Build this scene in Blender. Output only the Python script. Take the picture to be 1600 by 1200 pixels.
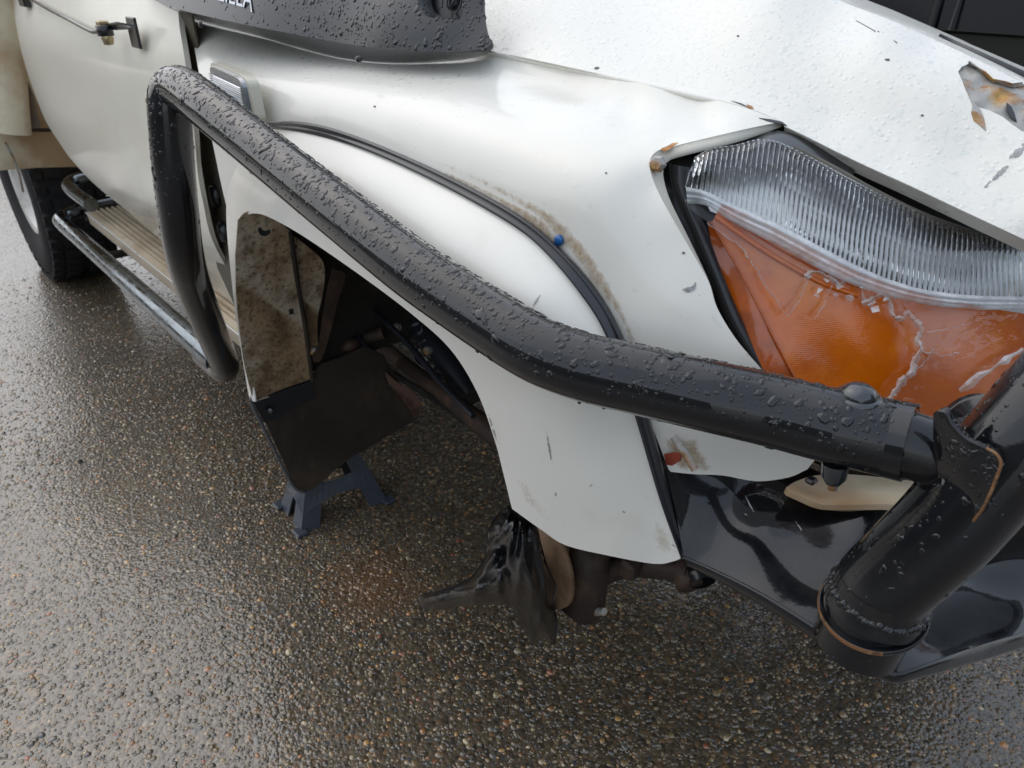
import bpy, math, random
import numpy as np
from mathutils import Vector, Matrix
from mathutils.geometry import delaunay_2d_cdt

random.seed(7); rng = np.random.default_rng(7)
S = bpy.context.scene
for o in list(bpy.data.objects): bpy.data.objects.remove(o)

# ------------------------------------------------------------------ camera, sky, sun, exposure
FOC = 1151.32                                   # focal length in pixels of a 1600 px wide picture
PITCH, ROLL, YAW = math.radians(29.741), math.radians(.543), math.radians(41.535)
CAM = np.array([.7872, -.4537, 1.2481])
_h = np.array([-math.cos(YAW), math.sin(YAW), 0]); _r = np.array([math.sin(YAW), math.cos(YAW), 0]); _z = np.array([0, 0, 1.])
FW = _h*math.cos(PITCH) - _z*math.sin(PITCH); _u = _h*math.sin(PITCH) + _z*math.cos(PITCH)
RT = _r*math.cos(ROLL) + _u*math.sin(ROLL); UP = -_r*math.sin(ROLL) + _u*math.cos(ROLL)
cd = bpy.data.cameras.new('camera'); cam = bpy.data.objects.new('camera', cd); S.collection.objects.link(cam)
cd.sensor_width = 36; cd.sensor_fit = 'HORIZONTAL'; cd.lens = FOC/1600*36; cd.clip_start = .02; cd.clip_end = 300
cam.matrix_world = Matrix(((RT[0], UP[0], -FW[0], CAM[0]), (RT[1], UP[1], -FW[1], CAM[1]), (RT[2], UP[2], -FW[2], CAM[2]), (0, 0, 0, 1)))
cd.dof.use_dof = True; cd.dof.focus_distance = .85; cd.dof.aperture_fstop = 11
S.camera = cam

SUN_EL, SUN_ROT = math.radians(48), math.radians(258)        # bright cloud behind the truck
w = bpy.data.worlds.new('World'); S.world = w; w.use_nodes = True
nt = w.node_tree; nt.nodes.clear()
sky = nt.nodes.new('ShaderNodeTexSky'); sky.sky_type = 'NISHITA'; sky.sun_disc = False
sky.sun_elevation = SUN_EL; sky.sun_rotation = SUN_ROT; sky.air_density = 1.2; sky.dust_density = 4.0; sky.ozone_density = 1.0
hs = nt.nodes.new('ShaderNodeHueSaturation'); hs.inputs['Saturation'].default_value = 1.0
bg = nt.nodes.new('ShaderNodeBackground'); bg.inputs['Strength'].default_value = .13
wo = nt.nodes.new('ShaderNodeOutputWorld')
gmn = nt.nodes.new('ShaderNodeGamma'); gmn.inputs['Gamma'].default_value = .36      # cloud cover evens out the sky
hs.inputs['Value'].default_value = 4.1
nt.links.new(sky.outputs[0], gmn.inputs['Color']); nt.links.new(gmn.outputs[0], hs.inputs['Color']); tn = nt.nodes.new('ShaderNodeMixRGB'); tn.blend_type = 'MULTIPLY'; tn.inputs[0].default_value = 1; tn.inputs[2].default_value = (.97, .985, 1.02, 1)   # cool overcast
nt.links.new(hs.outputs[0], tn.inputs[1]); nt.links.new(tn.outputs[0], bg.inputs[0]); nt.links.new(bg.outputs[0], wo.inputs[0])
sd = bpy.data.lights.new('sun', 'SUN'); sd.energy = .5; sd.angle = math.radians(100); sd.color = (1, .98, .95)
sun = bpy.data.objects.new('sun', sd); S.collection.objects.link(sun)
sun.rotation_euler = Vector((math.sin(SUN_ROT)*math.cos(SUN_EL), math.cos(SUN_ROT)*math.cos(SUN_EL), math.sin(SUN_EL))).to_track_quat('Z', 'Y').to_euler()
vs = S.view_settings; vs.view_transform = 'Standard'; vs.look = 'None'; vs.gamma = 1; vs.use_curve_mapping = False; vs.exposure = 0.37

# ------------------------------------------------------------------ geometry helpers
def ray(px, py): return FW*FOC + RT*(px-800) + UP*(600-py)
def at(px, py, X=None, Y=None, Z=None, D=None):
    """point of the sight line of a photograph pixel on the plane X=, Y=, Z= or at depth D"""
    d = ray(px, py)
    t = (X-CAM[0])/d[0] if X is not None else (Y-CAM[1])/d[1] if Y is not None else (Z-CAM[2])/d[2] if Z is not None else D/FOC
    return CAM + d*t
def proj(P):
    d = np.asarray(P, float) - CAM; z = d@FW
    return np.stack([800+FOC*(d@RT)/z, 600-FOC*(d@UP)/z], -1)
def cr(pts, n=8, closed=False):
    """Catmull-Rom through the points"""
    P = np.asarray(pts, float)
    if closed: P = np.vstack([P[-1], P, P[:2]])
    else: P = np.vstack([2*P[0]-P[1], P, 2*P[-1]-P[-2]])
    out = []
    for i in range(1, len(P)-2):
        a, b, c, d = P[i-1:i+3]
        for k in range(n):
            t = k/n
            out.append(.5*(2*b+(c-a)*t+(2*a-5*b+4*c-d)*t*t+(3*b-a-3*c+d)*t**3))
    if not closed: out.append(P[-2])
    return np.array(out)
def resample(P, n):
    P = np.asarray(P, float); s = np.r_[0, np.cumsum(np.linalg.norm(np.diff(P, axis=0), axis=1))]
    q = np.linspace(0, s[-1], n)
    return np.stack([np.interp(q, s, P[:, k]) for k in range(P.shape[1])], 1)
class TPS:
    """smooth depth of a sheet through given (px, py, value) points"""
    def __init__(s, pts, lam=6e-4):
        a = np.asarray(pts, float); s.c = a[:, :2]/400.; v = a[:, 2]; n = len(a)
        K = s.k(s.c) + lam*np.eye(n); Q = np.c_[np.ones(n), s.c]
        A = np.block([[K, Q], [Q.T, np.zeros((3, 3))]]); s.w = np.linalg.solve(A, np.r_[v, 0, 0, 0])
    def k(s, p):
        r2 = ((p[:, None]-s.c[None])**2).sum(-1); return np.where(r2 > 1e-12, .5*r2*np.log(np.maximum(r2, 1e-12)), 0)
    def __call__(s, p):
        p = np.atleast_2d(np.asarray(p, float))/400.
        return s.k(p)@s.w[:-3] + s.w[-3] + p@s.w[-2:]
def lift(p2, f, mode='Y'):
    v = f(p2); return np.array([at(a[0], a[1], **{mode: b}) for a, b in zip(p2, v)])
def inside(P, poly):
    P = np.asarray(P); x, y = P[:, 0], P[:, 1]; r = np.zeros(len(P), bool); n = len(poly)
    for i in range(n):
        x0, y0 = poly[i]; x1, y1 = poly[(i+1) % n]
        if y0 == y1: continue
        c = ((y0 > y) != (y1 > y)) & (x < (x1-x0)*(y-y0)/(y1-y0)+x0); r ^= c
    return r
def polydist(P, poly, closed=True):
    P = np.asarray(P, float); d = np.full(len(P), 1e9); n = len(poly)
    for i in range(n if closed else n-1):
        a = np.asarray(poly[i], float); b = np.asarray(poly[(i+1) % n], float); ab = b-a
        t = np.clip(((P-a)@ab)/max(ab@ab, 1e-9), 0, 1); d = np.minimum(d, np.linalg.norm(P-a-t[:, None]*ab, axis=1))
    return d

WL = {}
def tag(o, label=None, cat=None, group=None, kind=None):
    if label: o['label'] = label
    if cat: o['category'] = cat
    if group: o['group'] = group
    if kind: o['kind'] = kind
    return o
def empty(name, loc):
    o = bpy.data.objects.new(name, None); S.collection.objects.link(o); o.location = loc; o.empty_display_size = .1
    WL[o.name] = np.array(loc, float); return o
def obj(name, V, F, m, parent=None, smooth=True, kind=None, label=None, colors=None, attr=None):
    V = np.asarray(V, float).reshape(-1, 3)
    c = (V.min(0)+V.max(0))/2
    me = bpy.data.meshes.new(name)
    if isinstance(F, np.ndarray):
        nv, nf, k = len(V), len(F), F.shape[1]
        me.vertices.add(nv); me.vertices.foreach_set('co', (V-c).astype(np.float32).ravel())
        me.loops.add(nf*k); me.loops.foreach_set('vertex_index', F.astype(np.int32).ravel())
        me.polygons.add(nf); me.polygons.foreach_set('loop_start', np.arange(0, nf*k, k, dtype=np.int32))
        me.update(calc_edges=True)
    else:
        me.from_pydata((V-c).tolist(), [], [list(map(int, f)) for f in F])
    if smooth: me.polygons.foreach_set('use_smooth', [True]*len(me.polygons))
    if colors is not None:
        a = me.color_attributes.new('tint', 'FLOAT_COLOR', 'POINT'); a.data.foreach_set('color', np.asarray(colors, np.float32).ravel())
    if attr is not None:
        a = me.attributes.new('fade', 'FLOAT', 'POINT'); a.data.foreach_set('value', np.asarray(attr, np.float32))
    me.update()
    o = bpy.data.objects.new(name, me); S.collection.objects.link(o)
    if m: me.materials.append(m)
    if parent: o.parent = parent; o.location = c - WL[parent.name]
    else: o.location = c
    WL[o.name] = c
    if kind: o['kind'] = kind
    if label: o['label'] = label
    return o
class MB:
    """collects shapes into one mesh"""
    def __init__(s): s.V = []; s.F = []
    def add(s, V, F):
        n = len(s.V); s.V += [tuple(v) for v in V]; s.F += [tuple(int(i)+n for i in f) for f in F]; return s
    def build(s, name, m, parent=None, smooth=True, **k): return obj(name, s.V, s.F, m, parent, smooth, **k)
def box(c, sx, sy, sz, R=None, bev=.0):
    c = np.array(c, float); h = np.array([sx, sy, sz])/2; V = []; F = []
    b = min(bev, .45*min(sx, sy, sz))
    if b <= 0:
        for i in range(8): V.append(((i & 1)*2-1, (i >> 1 & 1)*2-1, (i >> 2 & 1)*2-1)*h)
        F = [(0, 2, 3, 1), (4, 5, 7, 6), (0, 1, 5, 4), (2, 6, 7, 3), (0, 4, 6, 2), (1, 3, 7, 5)]
    else:
        idx = {}
        for i in range(8):
            s = np.array([(i & 1)*2-1, (i >> 1 & 1)*2-1, (i >> 2 & 1)*2-1])
            for a in range(3):
                v = s*(h-b); v[a] = s[a]*h[a]; idx[(i, a)] = len(V); V.append(v)
        for i in range(8): F.append([idx[(i, 0)], idx[(i, 1)], idx[(i, 2)]])
        for a in range(3):
            b1, b2 = [x for x in range(3) if x != a]
            for s in (0, 1):
                q = [(s << a) | (x << b1) | (y << b2) for x, y in ((0, 0), (1, 0), (1, 1), (0, 1))]; F.append([idx[(k, a)] for k in q])
            for x in (0, 1):
                for y in (0, 1):
                    p = (x << b1) | (y << b2); q = p | (1 << a); F.append([idx[(p, b1)], idx[(p, b2)], idx[(q, b2)], idx[(q, b1)]])
    V = np.array(V)
    F2 = []
    for f in F:
        q = V[list(f)]; n = np.cross(q[1]-q[0], q[2]-q[0]); F2.append(tuple(f) if n@q.mean(0) > 0 else tuple(f)[::-1])
    if R is not None: V = V@np.array(R).T
    return V+c, F2
def frames(P):
    P = np.asarray(P); T = np.gradient(P, axis=0); T /= np.linalg.norm(T, axis=1)[:, None]
    a = np.array([0, 0, 1.]) if abs(T[0][2]) < .9 else np.array([1., 0, 0])
    N = [np.cross(T[0], a)]; N[0] /= np.linalg.norm(N[0])
    for i in range(1, len(P)):
        n = N[-1]-T[i]*(N[-1]@T[i]); N.append(n/np.linalg.norm(n))
    N = np.array(N); return T, N, np.cross(T, N)
def tube(P, r, seg=24, cap=True, sx=1., sy=1.):
    P = np.asarray(P, float); T, N, B = frames(P); r = np.broadcast_to(r, (len(P),)); V = []; F = []
    a = np.linspace(0, 2*math.pi, seg, endpoint=False)
    for i in range(len(P)):
        V += list(P[i]+r[i]*(np.cos(a)[:, None]*N[i]*sx+np.sin(a)[:, None]*B[i]*sy))
    for i in range(len(P)-1):
        for k in range(seg): k2 = (k+1) % seg; F.append((i*seg+k, i*seg+k2, (i+1)*seg+k2, (i+1)*seg+k))
    if cap:
        n = len(V); V += V[:seg]; F.append(tuple(range(n+seg-1, n-1, -1))); n = len(V); V += V[(len(P)-1)*seg:len(P)*seg]; F.append(tuple(range(n, n+seg)))
    return np.array(V), F
def lathe(prof, c, axis, seg=32, a0=0, a1=2*math.pi):
    """profile (radius, height) turned round an axis through c"""
    ax = np.array(axis, float); ax /= np.linalg.norm(ax); u = np.cross(ax, [0, 0, 1.] if abs(ax[2]) < .9 else [1., 0, 0]); u /= np.linalg.norm(u); v = np.cross(ax, u)
    full = abs(a1-a0-2*math.pi) < 1e-6; n = seg if full else seg+1; V = []; F = []
    for k in range(n):
        t = a0+(a1-a0)*k/seg; d = u*math.cos(t)+v*math.sin(t)
        for (r, h) in prof: V.append(np.array(c)+d*r+ax*h)
    m = len(prof)
    for k in range(seg):
        k2 = (k+1) % n
        for j in range(m-1): F.append((k*m+j, k*m+j+1, k2*m+j+1, k2*m+j))
    return np.array(V), F
def loft(rows, closed=False):
    R = [np.asarray(r, float) for r in rows]; m = len(R[0]); V = np.vstack(R); F = []
    for i in range(len(R)-1):
        for j in range(m-1): F.append((i*m+j, i*m+j+1, (i+1)*m+j+1, (i+1)*m+j))
        if closed: F.append((i*m+m-1, i*m, (i+1)*m, (i+1)*m+m-1))
    return V, F
def orient(V, F):
    """turn an open sheet so that its normals face the camera"""
    V = np.asarray(V); s = 0
    for f in F:
        q = V[list(f)]; n = np.cross(q[1]-q[0], q[2]-q[0]); s += np.sign(n@(CAM-q[0]))
    return F if s > 0 else [tuple(f)[::-1] for f in F]
def thicken(V, F, t):
    """closed sheet of thickness t: front kept, back and rim with their own vertices"""
    V = np.asarray(V, float); N = np.zeros_like(V)
    for f in F:
        q = V[list(f)]; n = np.cross(q[1]-q[0], q[-1]-q[0])
        for i in f: N[i] += n
    N /= np.maximum(np.linalg.norm(N, axis=1), 1e-12)[:, None]
    n = len(V); VV = [V, V-N*t]; FF = [tuple(f) for f in F]+[tuple(i+n for i in f)[::-1] for f in F]
    ed = {}
    for f in F:
        for i in range(len(f)): ed[(f[i], f[(i+1) % len(f)])] = 1
    b = [e for e in ed if (e[1], e[0]) not in ed]
    k = 2*n; rim = {}; ex = []
    def rv(i, s):
        nonlocal k
        if (i, s) not in rim: rim[(i, s)] = k; k += 1; ex.append(V[i]-N[i]*t*s)
        return rim[(i, s)]
    for a, c in b: FF.append((rv(c, 0), rv(a, 0), rv(a, 1), rv(c, 1)))
    if ex: VV.append(np.array(ex))
    return np.vstack(VV), FF, N
def sheet2(outline, holes=(), step=12):
    """triangles of a flat outline with holes, with inner grid points"""
    O = [np.asarray(outline, float)]+[np.asarray(h, float) for h in holes]
    lo, hi = O[0].min(0), O[0].max(0)
    gx, gy = np.meshgrid(np.arange(lo[0], hi[0], step), np.arange(lo[1], hi[1], step)); G = np.stack([gx.ravel(), gy.ravel()], 1)
    G[:, 0] += (np.round((G[:, 1]-lo[1])/step) % 2)*step/2
    ok = inside(G, O[0])
    for h in O[1:]: ok &= ~inside(G, h)
    G = G[ok]
    for h in O: G = G[polydist(G, h) > step*.45]
    pts = np.vstack(O+[G]); ed = []; n = 0
    for h in O: m = len(h); ed += [(n+i, n+(i+1) % m) for i in range(m)]; n += m
    r = delaunay_2d_cdt([Vector(p) for p in pts], ed, [], 0, 1e-4)
    P = np.array([tuple(v) for v in r[0]]); T = [tuple(f) for f in r[2]]
    cen = np.array([P[list(f)].mean(0) for f in T]); ok = inside(cen, O[0])
    for h in O[1:]: ok &= ~inside(cen, h)
    return P, [f for f, k in zip(T, ok) if k]
def panel(name, outline, f, m, parent=None, holes=(), step=12, thick=.0015, mode='Y', smooth=True, flange=None, label=None, fade=None, kind=None):
    """a sheet of metal or plastic bounded by an outline, lying on a smooth depth surface"""
    P, T = sheet2(outline, holes, step); V = lift(P, f, mode); T = orient(V, T)
    at_ = None
    if fade:
        at_ = np.clip(polydist(P, outline)/fade, 0, 1)
        return obj(name, V, T, m, parent, smooth, attr=at_, kind=kind, label=label)
    if thick:
        V, T, N = thicken(V, T, thick)
    if flange is not None:
        V = list(V); T = list(T)
        for crv, vec, k in flange:
            C3 = lift(np.asarray(crv, float), f, mode); vec = np.asarray(vec, float); n = len(V)
            for j in range(k+1): V += list(C3+vec*(j/k))
            q = len(C3)
            for j in range(k):
                for i in range(q-1): T.append((n+j*q+i, n+j*q+i+1, n+(j+1)*q+i+1, n+(j+1)*q+i))
    return obj(name, V, T, m, parent, smooth, label=label, kind=kind)

# ------------------------------------------------------------------ materials
def mat(name, col, rough=.5, metal=0., coat=0., coat_r=.05, spec=.5, trans=0., ior=1.45, bump=None, vary=None, rvary=None, alpha=1., cior=1.5):
    m = bpy.data.materials.new(name); m.use_nodes = True; t = m.node_tree; b = t.nodes['Principled BSDF']
    I = b.inputs
    I['Base Color'].default_value = (*col, 1); I['Roughness'].default_value = rough; I['Metallic'].default_value = metal
    I['Coat Weight'].default_value = coat; I['Coat IOR'].default_value = cior; I['Coat Roughness'].default_value = coat_r; I['Specular IOR Level'].default_value = spec
    I['Transmission Weight'].default_value = trans; I['IOR'].default_value = ior; I['Alpha'].default_value = alpha
    tc = t.nodes.new('ShaderNodeTexCoord')
    def noise(sc, det=4, rg=.6, vec=None):
        n = t.nodes.new('ShaderNodeTexNoise'); n.inputs['Scale'].default_value = sc; n.inputs['Detail'].default_value = det; n.inputs['Roughness'].default_value = rg
        t.links.new(vec or tc.outputs['Object'], n.inputs['Vector']); return n
    def ramp(src, a, b_, c0=(0, 0, 0, 1), c1=(1, 1, 1, 1)):
        r = t.nodes.new('ShaderNodeValToRGB'); r.color_ramp.elements[0].position = a; r.color_ramp.elements[1].position = b_
        r.color_ramp.elements[0].color = c0; r.color_ramp.elements[1].color = c1; t.links.new(src, r.inputs[0]); return r
    last = None
    for (c2, sc, a, b_, amt) in (vary or []):
        n = noise(sc); r = ramp(n.outputs['Fac'], a, b_)
        mu = t.nodes.new('ShaderNodeMath'); mu.operation = 'MULTIPLY'; mu.inputs[1].default_value = amt; t.links.new(r.outputs[0], mu.inputs[0])
        mx = t.nodes.new('ShaderNodeMixRGB'); mx.inputs[1].default_value = (*col, 1); mx.inputs[2].default_value = (*c2, 1)
        t.links.new(mu.outputs[0], mx.inputs[0])
        if last: t.links.new(last.outputs[0], mx.inputs[1])
        last = mx
    if last: t.links.new(last.outputs[0], I['Base Color'])
    if rvary:
        sc, a, b_, r0, r1 = rvary; n = noise(sc); mr = t.nodes.new('ShaderNodeMapRange'); mr.inputs[1].default_value = a; mr.inputs[2].default_value = b_; mr.inputs[3].default_value = r0; mr.inputs[4].default_value = r1
        t.links.new(n.outputs['Fac'], mr.inputs[0]); t.links.new(mr.outputs[0], I['Roughness'])
    nb = None
    for (kind, sc, dist, st) in (bump or []):
        if kind == 'noise': h = noise(sc).outputs['Fac']
        elif kind == 'drop':        # fine beads of water: cells, only some of them raised
            v = t.nodes.new('ShaderNodeTexVoronoi'); v.inputs['Scale'].default_value = sc; t.links.new(tc.outputs['Object'], v.inputs['Vector'])
            sz = t.nodes.new('ShaderNodeSeparateColor'); t.links.new(v.outputs['Color'], sz.inputs[0])
            mr = t.nodes.new('ShaderNodeMapRange'); mr.inputs[1].default_value = .0; mr.inputs[2].default_value = 1; mr.inputs[3].default_value = .05; mr.inputs[4].default_value = .45; t.links.new(sz.outputs[0], mr.inputs[0])
            su = t.nodes.new('ShaderNodeMath'); su.operation = 'SUBTRACT'; t.links.new(mr.outputs[0], su.inputs[0]); t.links.new(v.outputs['Distance'], su.inputs[1])
            mx = t.nodes.new('ShaderNodeMath'); mx.operation = 'MAXIMUM'; mx.inputs[1].default_value = 0; t.links.new(su.outputs[0], mx.inputs[0])
            sq = t.nodes.new('ShaderNodeMath'); sq.operation = 'POWER'; sq.inputs[1].default_value = .6; t.links.new(mx.outputs[0], sq.inputs[0]); h = sq.outputs[0]
        elif kind == 'wave':        # moulded prism lines
            v = t.nodes.new('ShaderNodeTexWave'); v.wave_type = 'BANDS'; v.bands_direction = 'Z'; v.inputs['Scale'].default_value = sc; v.inputs['Distortion'].default_value = .6; t.links.new(tc.outputs['Object'], v.inputs['Vector']); h = v.outputs['Fac']
        else:
            v = t.nodes.new('ShaderNodeTexVoronoi'); v.inputs['Scale'].default_value = sc; t.links.new(tc.outputs['Object'], v.inputs['Vector']); h = v.outputs['Distance']
        bp = t.nodes.new('ShaderNodeBump'); bp.inputs['Strength'].default_value = st; bp.inputs['Distance'].default_value = dist; t.links.new(h, bp.inputs['Height'])
        if nb: t.links.new(nb.outputs[0], bp.inputs['Normal'])
        nb = bp
    if nb:
        t.links.new(nb.outputs[0], I['Normal']); t.links.new(nb.outputs[0], I['Coat Normal'])
    return m
def decal_mat(name, c1, c2, scale, lo, hi, rough=.6, dens=1., metal=0.):
    """dirt, rust or a scratch: opaque in ragged patches that thin out to its edge (attribute 'fade')"""
    m = bpy.data.materials.new(name); m.use_nodes = True; t = m.node_tree; b = t.nodes['Principled BSDF']; L = t.links
    tc = t.nodes.new('ShaderNodeTexCoord'); n = t.nodes.new('ShaderNodeTexNoise'); n.inputs['Scale'].default_value = scale; n.inputs['Detail'].default_value = 6; n.inputs['Roughness'].default_value = .65
    L.new(tc.outputs['Object'], n.inputs['Vector'])
    a = t.nodes.new('ShaderNodeAttribute'); a.attribute_name = 'fade'
    ad = t.nodes.new('ShaderNodeMath'); ad.operation = 'MULTIPLY_ADD'; ad.inputs[1].default_value = .5; L.new(a.outputs['Fac'], ad.inputs[0]); L.new(n.outputs['Fac'], ad.inputs[2])
    mr = t.nodes.new('ShaderNodeMapRange'); mr.inputs[1].default_value = lo; mr.inputs[2].default_value = hi; mr.inputs[3].default_value = 0; mr.inputs[4].default_value = dens; L.new(ad.outputs[0], mr.inputs[0])
    n2 = t.nodes.new('ShaderNodeTexNoise'); n2.inputs['Scale'].default_value = scale*1.7; n2.inputs['Detail'].default_value = 5; L.new(tc.outputs['Object'], n2.inputs['Vector'])
    r = t.nodes.new('ShaderNodeValToRGB'); r.color_ramp.elements[0].position = .38; r.color_ramp.elements[1].position = .62; r.color_ramp.elements[0].color = (*c1, 1); r.color_ramp.elements[1].color = (*c2, 1)
    L.new(n2.outputs['Fac'], r.inputs[0]); L.new(r.outputs[0], b.inputs['Base Color']); b.inputs['Roughness'].default_value = rough; b.inputs['Metallic'].default_value = metal
    L.new(mr.outputs[0], b.inputs['Alpha'])
    return m

WHITE = (.815, .792, .715)
white = mat('white_paint', WHITE, .4, spec=.3, coat=.55, coat_r=.12, vary=[((.62, .60, .52), 3, .55, .75, .22), ((.36, .31, .23), 170, .70, .76, .5), ((.60, .52, .38), 12, .6, .8, .25)], bump=[('noise', 9, .004, .12)])
white_wet = mat('white_paint_wet', WHITE, .4, spec=.3, coat=.6, coat_r=.08, vary=[((.62, .60, .52), 3, .6, .8, .12)], bump=[('noise', 75, .003, .28), ('drop', 150, .003, .4)])
white_door = mat('white_paint_door', (.81, .775, .665), .42, spec=.3, coat=.5, coat_r=.14, vary=[((.55, .47, .34), 2.2, .5, .75, .35), ((.5, .38, .24), 8, .62, .8, .25)], bump=[('noise', 4, .008, .15)])
cream = mat('cream_paint', (.66, .58, .42), .5, vary=[((.62, .60, .50), 9, .5, .7, .4), ((.38, .22, .10), 4, .42, .62, .85)], bump=[('noise', 40, .002, .2)])
rusty_cream = mat('rust_stained_panel', (.46, .28, .14), .6, vary=[((.20, .09, .035), 8, .42, .62, .9), ((.60, .54, .42), 6, .52, .7, .5)], bump=[('noise', 60, .002, .3)])
flange_m = mat('beige_flange_paint', (.58, .55, .47), .5, vary=[((.40, .30, .18), 14, .55, .75, .5)])
arch_dirty = mat('mud_spattered_white', (.52, .47, .37), .65, vary=[((.34, .225, .115), 8, .36, .60, .9), ((.15, .09, .045), 24, .46, .66, .9), ((.07, .045, .028), 130, .54, .66, .85)], bump=[('noise', 60, .003, .4)])
black_gloss = mat('black_gloss_paint', (.007, .0075, .009), .36, cior=1.5, spec=.15, coat=1, coat_r=.02, bump=[('noise', 35, .0005, .08)], vary=[((.035, .033, .03), 30, .6, .75, .5)])
black_wet = mat('black_wet_paint', (.006, .0065, .008), .38, cior=1.45, spec=.2, coat=1, coat_r=.03, bump=[('noise', 22, .001, .12), ('noise', 160, .0006, .1)], vary=[((.04, .03, .02), 18, .58, .75, .5)], rvary=(22, .4, .65, .15, .45))
black_plastic = mat('black_moulded_plastic', (.016, .017, .020), .34, spec=.3, cior=1.45, coat=.9, coat_r=.10, bump=[('noise', 900, .0004, .3)])
bar_dry = mat('black_paint_dusty', (.016, .0155, .015), .45, coat=.3, coat_r=.2, vary=[((.06, .045, .03), 24, .55, .75, .7)], bump=[('noise', 80, .001, .3)])
rubber = mat('black_rubber', (.017, .018, .023), .42, coat=.5, coat_r=.18)
tyre_m = mat('tyre_rubber', (.011, .011, .012), .75, bump=[('noise', 40, .003, .3)], vary=[((.03, .027, .024), 12, .5, .7, .6)])
dark = mat('dark_underbody', (.024, .020, .016), .75, vary=[((.07, .052, .038), 10, .5, .7, .7)], bump=[('noise', 25, .005, .5)])
dark_sheet = mat('black_mudflap_rubber', (.045, .034, .026), .6, vary=[((.085, .062, .042), 11, .45, .65, .85), ((.02, .016, .013), 5, .45, .65, .8)], bump=[('noise', 30, .003, .3)])
greasy = mat('greasy_brown_iron', (.045, .030, .023), .6, metal=.2, vary=[((.13, .075, .045), 16, .5, .7, .7)], bump=[('noise', 50, .003, .4)])
tan_rust = mat('tan_rusty_plate', (.26, .16, .09), .65, vary=[((.10, .05, .025), 16, .5, .7, .7)], bump=[('noise', 40, .003, .3)])
pink_rust = mat('pinkish_rusted_rubber', (.20, .115, .085), .7, vary=[((.06, .035, .025), 20, .5, .65, .8)])
stand_m = mat('blue_grey_stand_paint', (.052, .060, .078), .42, coat=.4, coat_r=.2, vary=[((.12, .13, .15), 25, .55, .75, .4), ((.03, .025, .02), 15, .55, .7, .5)])
chrome = mat('worn_chrome', (.18, .205, .23), .18, metal=1, rvary=(30, .4, .7, .08, .38), vary=[((.08, .09, .10), 25, .45, .7, .7)])
steel = mat('white_wheel_steel', (.62, .60, .55), .35, coat=.5, vary=[((.2, .16, .1), 12, .55, .75, .6)])
bolt_m = mat('wet_black_bolt', (.05, .055, .06), .22, metal=.6, coat=.8)
gold = mat('brass_wing_nut', (.42, .34, .20), .35, metal=.8)
bag_m = mat('black_bin_bag_plastic', (.004, .004, .005), .4, spec=.2, coat=1, coat_r=.07, cior=1.5, bump=[('noise', 70, .003, .35)])
amber = mat('amber_lens_plastic', (.86, .19, .003), .16, coat=1, coat_r=.03, trans=.25, vary=[((.56, .10, .003), 11, .42, .68, .8), ((.95, .30, .012), 17, .52, .72, .6)], bump=[('wave', 170, .0006, .08), ('noise', 120, .001, .2)])
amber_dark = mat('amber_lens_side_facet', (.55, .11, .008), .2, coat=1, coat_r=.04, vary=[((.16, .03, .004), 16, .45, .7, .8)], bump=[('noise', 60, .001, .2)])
silver = mat('headlamp_reflector_silver', (.78, .80, .81), .34, metal=.45, bump=[('noise', 20, .004, .2)])
headblack = mat('headlamp_black_plastic', (.010, .011, .013), .35, coat=.4, coat_r=.1)
olive_seal = mat('perished_grey_rubber_seal', (.13, .12, .095), .7, vary=[((.05, .045, .035), 30, .45, .7, .7)])
car_paint = mat('dark_olive_car_paint', (.014, .015, .010), .5, coat=.25, coat_r=.2)
car_glass = mat('dark_tinted_car_glass', (.003, .004, .006), .2, spec=.25)
grey_scratch = decal_mat('grey_scuffed_primer', (.22, .22, .22), (.40, .40, .39), 160, .62, .72, .5)
grime = decal_mat('faint_grime', (.45, .36, .22), (.58, .50, .36), 190, .70, 1.25, .6, .45)
dirt = decal_mat('brown_dirt_stain', (.40, .25, .12), (.56, .44, .28), 130, .62, 1.2, .6, .75)
rust = decal_mat('orange_rust_stain', (.30, .10, .02), (.45, .22, .07), 90, .62, .85, .7, .95)
mud = decal_mat('splashed_mud', (.10, .062, .034), (.22, .14, .08), 70, .74, .92, .8, .95)
torn = mat('torn_bare_metal', (.40, .39, .36), .5, metal=.3, vary=[((.40, .17, .04), 28, .47, .6, .95), ((.16, .10, .06), 50, .54, .66, .8), ((.50, .36, .12), 18, .55, .7, .7)], bump=[('noise', 45, .006, .5)])
rust_edge = mat('brown_rust_edge', (.20, .095, .04), .7, vary=[((.40, .24, .11), 60, .5, .62, .8), ((.03, .02, .015), 40, .5, .62, .9)])
blue_plug = mat('blue_plastic_plug', (.01, .10, .32), .3, coat=.5)
red_m = mat('red_orange_plastic', (.28, .05, .025), .4, vary=[((.15, .03, .02), 40, .5, .65, .7)])
letter_m = mat('silver_letter_paint', (.55, .58, .62), .35, metal=.5)

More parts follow.
